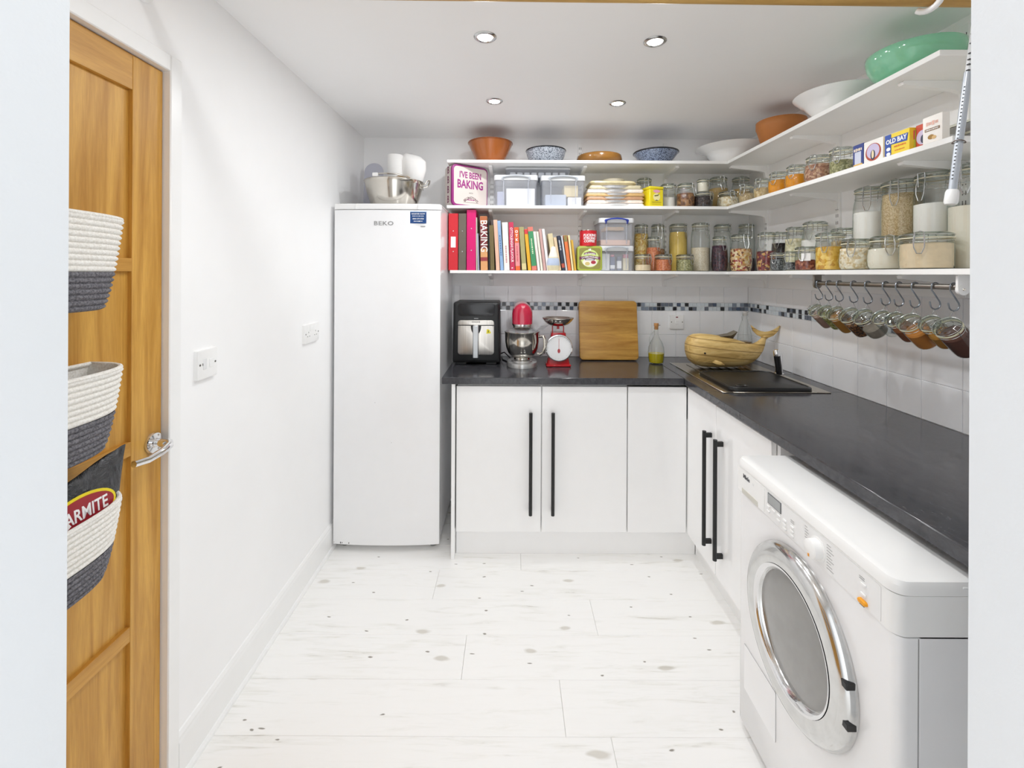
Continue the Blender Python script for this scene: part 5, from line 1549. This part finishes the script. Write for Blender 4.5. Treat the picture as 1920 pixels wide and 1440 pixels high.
# motor head: arch section, rounded nose towards the doorway
rings = []
HWD, HZ0, HZ1 = .0575, .240, .354
for y, k in ((-.115, .30), (-.110, .62), (-.098, .84), (-.075, .96), (-.04, 1.0), (.05, 1.0), (.12, .97), (.16, .82), (.178, .5)):
    ring = []
    for i in range(25):
        a = PI * i / 24
        x = HWD * k * math.cos(a)
        z = HZ0 + .045 + (HZ1 - HZ0 - .045) * (math.sin(a) ** .92) * (k * .55 + .45)
        ring.append((x, y, z))
    ring += [(-HWD * k, y, HZ0 + .02), (-HWD * k * .98, y, HZ0), (HWD * k * .98, y, HZ0), (HWD * k, y, HZ0 + .02)]
    rings.append(ring)
G().loft(rings).obj('motor_head', RED, mx, angle=50)
G().loft([[(HWD * k * math.cos(a) * 1.0, -.025 + .09 * k * math.sin(a), z) for a in [2 * PI * i / 32 for i in range(32)]] for z, k in ((.228, .9), (.230, 1.0), (.2395, 1.0))]).obj('trim_band', CHROME, mx)
G().lathe([(0, .2), (.03, .2), (.05, .212), (.054, .228), (0, .228)], 32, M=BC).obj('planetary_hub', STEEL, mx)
sh = G()
sh.lathe([(.055, .2075), (.098, .196), (.100, .196), (.057, .2105)], 48, M=BC)
sh.loft([[(.055, -.06, .208), (.075, -.085, .203), (.115, -.03, .203), (.075, -.01, .208)], [(.075, -.075, .222), (.10, -.095, .232), (.15, -.055, .232), (.095, -.02, .222)]], cap=False)
sh.obj('pouring_shield', plastic_clear('clear_shield', '#f2f3f3', .22), mx)

# ------------------------------------------------------------------ kitchen scale
SXX, SYY = ux(1047.5, 2.53), 2.545
SRED = pm('signal_red_enamel', '#c3141f', .2, var=.03, coat=.4)
ks = thing('kitchen_scale', 'red retro kitchen scale with a round white dial and steel bowl', 'kitchen scale', (SXX, SYY, WZ1))
G().box(-.068, .068, -.045, .06, .0003, .014, .004).obj('base', SRED, ks)
rings = [[(x * k, y, z) for x, y in rrect(.11, .085, .012, 4, 0, .01)] for z, k in ((.012, 1.15), (.05, 1.0), (.145, .80), (.182, .74), (.188, .68))]
G().loft(rings).obj('housing', SRED, ks)
dmz = T(0, -.034, .106) @ FR
G().lathe([(0, .0), (.070, .0), (.074, .004), (.0755, .012), (.0735, .017), (.069, .018), (.068, .012), (0, .012)], 56, M=dmz).obj('dial_rim', CHROME, ks)
dl = G().lathe([(0, .0122), (.0685, .0122), (.0685, .0128), (0, .0128)], 48, M=dmz).obj('dial_face', WHITE_INK, ks)
g = G()
for i in range(40):
    a = 2 * PI * i / 40
    r0 = .057 if i % 5 == 0 else .061
    g.box(-.0004, .0004, r0, .0655, .0129, .0131, M=dmz @ Matrix.Rotation(a, 4, 'Z'))
stuff(g.obj('scale_marks', INK_GREY, dl, smooth=False))
G().prism([(-.0012, -.012), (.0012, -.012), (.0008, .052), (-.0008, .052)], .0132, .0138, M=dmz).obj('pointer', pm('pointer_red', '#b5454a', .5), dl)
G().prism([(.0075 * math.cos(a), -.016 + .012 * math.sin(a)) for a in [2 * PI * i / 16 for i in range(16)]], .0131, .0139, M=dmz).obj('pointer_tail', pm('pointer_red', '#b5454a', .5), dl)
for s in (-1, 1):
    G().box(min(s * .028, s * .034), max(s * .028, s * .034), .005, .015, .186, .225, .001).obj('bowl_strut', SRED, ks)
G().box(-.007, .007, .0, .012, .205, .228, .001).obj('knob', SRED, ks)
G().lathe([(0, .222), (.04, .224), (.062, .234), (.078, .25), (.086, .262), (.0885, .266), (.0885, .268), (.0845, .265), (.075, .252), (.06, .238), (.04, .228), (0, .226)], 48, M=T(0, .01, 0)).obj('weighing_bowl', STEEL, ks, angle=50)

# ------------------------------------------------------------------ chopping board leaning on the wall
cbx = thing('chopping_board', 'thick square wooden chopping board leaning against the tiles', 'chopping board', M=T(ux(1144, 2.68), 2.686, WZ1 + .0060) @ RX(-9))
G().prism(rrect(.349, .352, .022, 6, 0, .176), 0, .036, M=T(0, .036, 0) @ FR, b=.004, b0=.004).obj('board', BOARDW, cbx, angle=30)

# ------------------------------------------------------------------ oil bottles
CORK = pm('cork', '#c08b55', .8, var=.15, nscale=80)
OIL = pm('yellow_oil', '#c9b80e', .08, var=.03, trans=.15)
BGL = glass('bottle_glass', '#fcfdfc', '#b3c0b8', .05, .01, 3.0)
ob = thing('oil_bottle', 'round glass oil bottle with a cork, one third full of yellow oil', 'bottle', (ux(1231, 2.62), 2.62, WZ1))
prof = [(.030, 0), (.040, .004), (.044, .03), (.046, .065), (.043, .095), (.034, .122), (.020, .146), (.012, .165), (.011, .198), (.014, .200), (.014, .206), (.011, .206)]
G().lathe([(0, .003)] + prof, 36).obj('bottle_glass', BGL, ob)
G().lathe([(0, .0045), (.029, .004), (.038, .008), (.042, .032), (.0435, .06), (0, .0605)], 36).obj('oil', OIL, ob)
G().lathe([(0, .196), (.0095, .196), (.0115, .214), (.013, .216), (.013, .232), (0, .232)], 20).obj('cork', CORK, ob)
G().tube([(-.012, 0, .185), (-.030, -.004, .172), (-.040, -.006, .15), (-.040, -.006, .128), (-.036, -.004, .115)], .004, 8).obj('handle', BGL, ob)
G().tube([(.010, 0, .222), (.022, -.002, .221)], .0022, 6).obj('cork_wire', STEEL, ob)
b2 = thing('oil_bottle', 'tall swing top glass bottle with amber oil behind the wooden whale', 'bottle', (ux(1397.5, 2.72), 2.725, WZ1))
prof = [(.034, 0), (.041, .004), (.042, .02), (.042, .11), (.039, .15), (.029, .20), (.018, .235), (.0135, .25), (.0135, .27), (.016, .272), (.016, .278)]
G().lathe([(0, .003)] + prof, 36).obj('bottle_glass', BGL, b2)
G().lathe([(0, .0045), (.035, .004), (.0395, .018), (.0395, .115), (0, .1155)], 36).obj('oil', pm('amber_oil', '#8f6410', .08, trans=.3), b2)
G().lathe([(0, .27), (.012, .27), (.015, .28), (.015, .288), (.009, .295), (0, .296)], 20).obj('stopper', pm('grey_ceramic_stopper', '#cfccc8', .3), b2)
G().tube([(-.016, 0, .24), (-.020, -.003, .262), (-.015, -.002, .29), (.015, -.002, .29), (.020, -.003, .262), (.016, 0, .24)], .0013, 6).obj('swing_wire', WIRE, b2)

# ------------------------------------------------------------------ wooden whale
def whale_mat():
    m, nt, b = _new('strip_wood_whale')
    vec = _coord(nt, scale=(2, 8, 16))
    f = _noise(nt, vec, 3, 6, .6, .8)
    c1 = _ramp(nt, f, [(.3, lin('#b08d4e')), (.5, lin('#d8b671')), (.7, lin('#e9cd8e'))])
    tc = _coord(nt, scale=(1, 1, 1))
    sx = nt.nodes.new('ShaderNodeSeparateXYZ')
    nt.links.new(tc, sx.inputs[0])
    md = nt.nodes.new('ShaderNodeMath'); md.operation = 'PINGPONG'; md.inputs[1].default_value = .021
    ad = nt.nodes.new('ShaderNodeMath'); ad.operation = 'MULTIPLY_ADD'; ad.inputs[1].default_value = .11
    nt.links.new(sx.outputs[0], ad.inputs[0]); nt.links.new(sx.outputs[2], ad.inputs[2])
    nt.links.new(ad.outputs[0], md.inputs[0])
    line = _ramp(nt, md.outputs[0], [(.0, lin('#8f7340')), (.0012, lin('#8f7340')), (.0022, (1, 1, 1, 1))])
    nt.links.new(_mix(nt, .8, c1, line, 'MULTIPLY'), b.inputs['Base Color'])
    _set(b, rough=.5)
    return m
WHM = whale_mat()
wh = thing('wooden_whale', 'carved wooden whale with an upturned tail on the sink drainer', 'ornament', M=T(.962, 2.490, WZ1 + .0068) @ RZ(2))
path = [(-.002, .108, .012, .015), (.004, .106, .040, .045), (.016, .102, .058, .068), (.04, .098, .070, .083), (.08, .094, .077, .090), (.14, .090, .080, .0885), (.20, .085, .078, .084), (.26, .079, .072, .077), (.31, .074, .062, .066),
        (.345, .078, .050, .054), (.375, .090, .037, .042), (.400, .108, .025, .031), (.416, .128, .017, .022), (.428, .150, .013, .014), (.436, .168, .018, .009)]
rings = []
for i, (x, z, ry, rz) in enumerate(path):
    a = path[max(i - 1, 0)]
    c = path[min(i + 1, len(path) - 1)]
    tx, tz = c[0] - a[0], c[1] - a[1]
    l = math.hypot(tx, tz)
    if x < .3:
        tx, tz, l = 1, 0, 1
    nx, nz = -tz / l, tx / l
    ring = []
    for k in range(28):
        an = 2 * PI * k / 28
        cy, sz = math.cos(an), math.sin(an)
        cy = math.copysign(abs(cy) ** .85, cy)
        sz = math.copysign(abs(sz) ** .85, sz)
        zz = z + nz * rz * sz
        ring.append((x + nx * rz * sz, ry * cy, max(zz, .0)))
    rings.append(ring)
G().loft(rings).obj('body', WHM, wh, angle=60)
fl_ = [(0, 0), (.014, .010), (.034, .020), (.052, .040), (.060, .066), (.047, .055), (.030, .043), (.014, .038), (0, .036)]
fluke = fl_ + [(-x, y) for x, y in fl_[::-1][:-1]][1:]
G().prism([(x * 1.2, y * 1.2) for x, y in fluke], -.008, .008, M=T(.438, 0, .150) @ RZ(-18) @ FR, b=.002, b0=.002).obj('tail_fluke', WHM, wh, angle=60)
G().loft([[(.150, -.030, .166), (.150, .010, .170), (.150, .010, .160)], [(.23, -.034, .178), (.23, .012, .184), (.23, .012, .150)], [(.268, -.03, .196), (.268, .012, .200), (.255, .012, .140)]]).obj('back_fin', wood('grey_fin_wood', '#5e564a', '#8a8272', (3, 12, 12)), wh, smooth=False)
for x in (.10,):
    rings = []
    for tt, w in ((0, .006), (.3, .010), (.6, .010), (1.0, .003)):
        px, py, pz = .108 + .062 * tt, -.062 - .026 * math.sin(tt * 2.4), .046 - .020 * tt
        rings.append([(px + w * math.cos(a) * .3, py + w * .4 * math.sin(a), pz + w * math.cos(a)) for a in [2 * PI * i / 12 for i in range(12)]])
    G().loft(rings).obj('flipper', WHM, wh, angle=60)
G().lathe([(0, .006), (.0035, .005), (.0045, .003), (.0045, -.002), (0, -.002)], 12, M=T(.066, -.0755, .088) @ RX(90)).obj('eye', BLACK, wh)
G().tube([(.012, -.050, .045), (.04, -.066, .036), (.07, -.072, .037), (.095, -.074, .042)], .0012, 6).obj('mouth_line', wood('mouth_wood', '#7d6434', '#92783f'), wh)

# ------------------------------------------------------------------ rope baskets hanging on the door
def rope_mat(name, a, c):
    m, nt, b = _new(name)
    vec = _coord(nt, scale=(1, 1, 1))
    f = _noise(nt, vec, 240, 3)
    nt.links.new(_ramp(nt, f, [(.35, lin(a)), (.65, lin(c))]), b.inputs['Base Color'])
    _set(b, rough=.9)
    _bump(nt, b, f, .5, .002)
    return m
ROPE_W = rope_mat('white_cotton_rope', '#dedad2', '#f0eee9')
ROPE_G = rope_mat('grey_cotton_rope', '#4c4b50', '#7d7b80')
def basket(lab, z0, z1, yc, half, proj, sag=0.0):
    """coiled rope basket: flat back on the door, rounded front; local x out of the door, y along it"""
    t = thing('rope_basket', lab, 'basket', (DX + .0095, yc, z0), group='rope baskets hanging on the door')
    H = z1 - z0
    n = int(round(H / .0112))
    def outline(k):
        s = .80 + .20 * (k ** .6)
        o = []
        for i in range(33):
            a = -PI / 2 + PI * i / 32
            ca, sa = math.cos(a), math.sin(a)
            o.append((proj * s * (max(ca, 0) ** .62), half * s * math.copysign(abs(sa) ** .62, sa)))
        return o
    def band_(r0, r1, m, nm):
        g = G()
        rr = []
        for j in range(r0, r1):
            for q, bulge in ((.0, -.0022), (.25, .0006), (.5, .0018), (.75, .0006)):
                k = (j + q) / n
                zz = k * H - sag * (1 - k) * 0
                rr.append([(x + bulge * (1 if x > .004 else 0), y * (1 + bulge / half), zz) for x, y in outline(k)])
        rr.append([(x, y, r1 / n * H) for x, y in outline(r1 / n)])
        g.loft(rr, cap=False, closed=True)
        inner = [[(max(x - .007, .001), y * (1 - .007 / half), zz[0][2]) for x, y in [(p[0], p[1]) for p in zz]] for zz in (rr[0], rr[-1])]
        g.loft(inner, cap=False, closed=True)
        return g.obj(nm, m, t, angle=80)
    mid = int(n * .47)
    band_(0, mid, ROPE_G, 'grey_band')
    band_(mid, n, ROPE_W, 'white_band')
    o = outline(0)
    G().add([(x, y, .001) for x, y in o], [tuple(range(len(o)))]).add([(x, y, .006) for x, y in o], [tuple(range(len(o)))]).obj('bottom', ROPE_G, t)
    top = outline(1)
    G().tube([(max(x - .003, 0.001), y * .985, H) for x, y in top], .0048, 8, closed=True).obj('rim_coil', ROPE_W, t)
    return t
BY = .825
basket('top rope basket on the oak door, white above grey', 1.340, 1.528, BY, .172, .122)
basket('middle rope basket on the oak door holding a dark coil', 1.048, 1.216, BY, .172, .122)
basket('lowest rope basket on the oak door holding a snack bag', .785, .940, BY, .170, .122)
strap = G()
for y in (BY - .1, BY + .1):
    strap.box(DX + .0005, DX + .002, y - .008, y + .008, .76, 1.96)
tag(strap.obj('hanging_straps', ROPE_W, None), 'pale cotton straps carrying the rope baskets down the door', 'strap')
# dark woven coil in the middle basket
dk = thing('woven_coil', 'dark green coil lying in the middle rope basket', 'coil', (DX + .062, .835, 1.165))
for k in range(5):
    rr = .052 - k * .0085
    G().tube([(rr * .95 * math.cos(2 * PI * i / 28), rr * 1.25 * math.sin(2 * PI * i / 28), .004 + k * .005 + .002 * math.sin(9 * i)) for i in range(28)], .007, 8, closed=True).obj('strand', pm('dark_olive_weave', '#2f2f22', .7, var=.35, nscale=120, bump=.8), dk)
# snack bag in the lowest basket
def bag_mat():
    m, nt, b = _new('black_foil_bag')
    vec = _coord(nt, scale=(1, 1, 1))
    f = _noise(nt, vec, 22, 6, .6, 1.2)
    nt.links.new(_ramp(nt, f, [(.3, lin('#17181a')), (.7, lin('#2b2c30'))]), b.inputs['Base Color'])
    _set(b, rough=.22, spec=.6)
    _bump(nt, b, f, .9, .012)
    return m
sb = thing('snack_bag', 'shiny black snack bag standing in the lowest rope basket', 'snack bag', (DX + .070, .855, .800))
rings = []
for zz, hx, hy in ((0, .02, .10), (.03, .038, .122), (.08, .038, .132), (.13, .030, .144), (.165, .020, .152), (.185, .010, .158), (.200, .003, .162)):
    ring = []
    for i in range(32):
        a = 2 * PI * i / 32
        y = hy * math.cos(a)
        tilt = .20 * y if zz > .1 else .06 * y
        ring.append((hx * math.sin(a) * (1 + .08 * math.sin(7 * a + zz * 40)), y, zz + tilt * (zz / .2) + .003 * math.sin(5 * a + 60 * zz) * (zz / .2)))
    rings.append(ring)
G().loft(rings).obj('bag_film', bag_mat(), sb, angle=80)
BM = T(.0350, .020, .150) @ RY(-6) @ RZ(90) @ FR
plate([(.076 * math.cos(a), .036 * math.sin(a)) for a in [2 * PI * i / 36 for i in range(36)]], pm('bag_yellow', '#e7d21c', .35), sb, BM, .0012, 'logo_border')
plate([(.070 * math.cos(a), .030 * math.sin(a)) for a in [2 * PI * i / 36 for i in range(36)]], pm('bag_red', '#98202a', .35), sb, BM @ T(0, 0, .0012), .0012, 'logo_oval')
words('MARMITE', .034, WHITE_INK, sb, BM @ T(0, 0, .0028), bold=.0006, sx=.78)
plate(rect(-.030, .022, -.012, .010), WHITE_INK, sb, BM @ T(-.050, -.012, .004) @ RZ(32), .001, 'white_label')
plate([(-.016, -.006), (.004, -.004), (.016, .006), (.012, -.004), (-.004, -.010)], pm('bag_lime', '#c6d41e', .35), sb, BM @ T(-.040, -.026, .004), .001, 'flash')
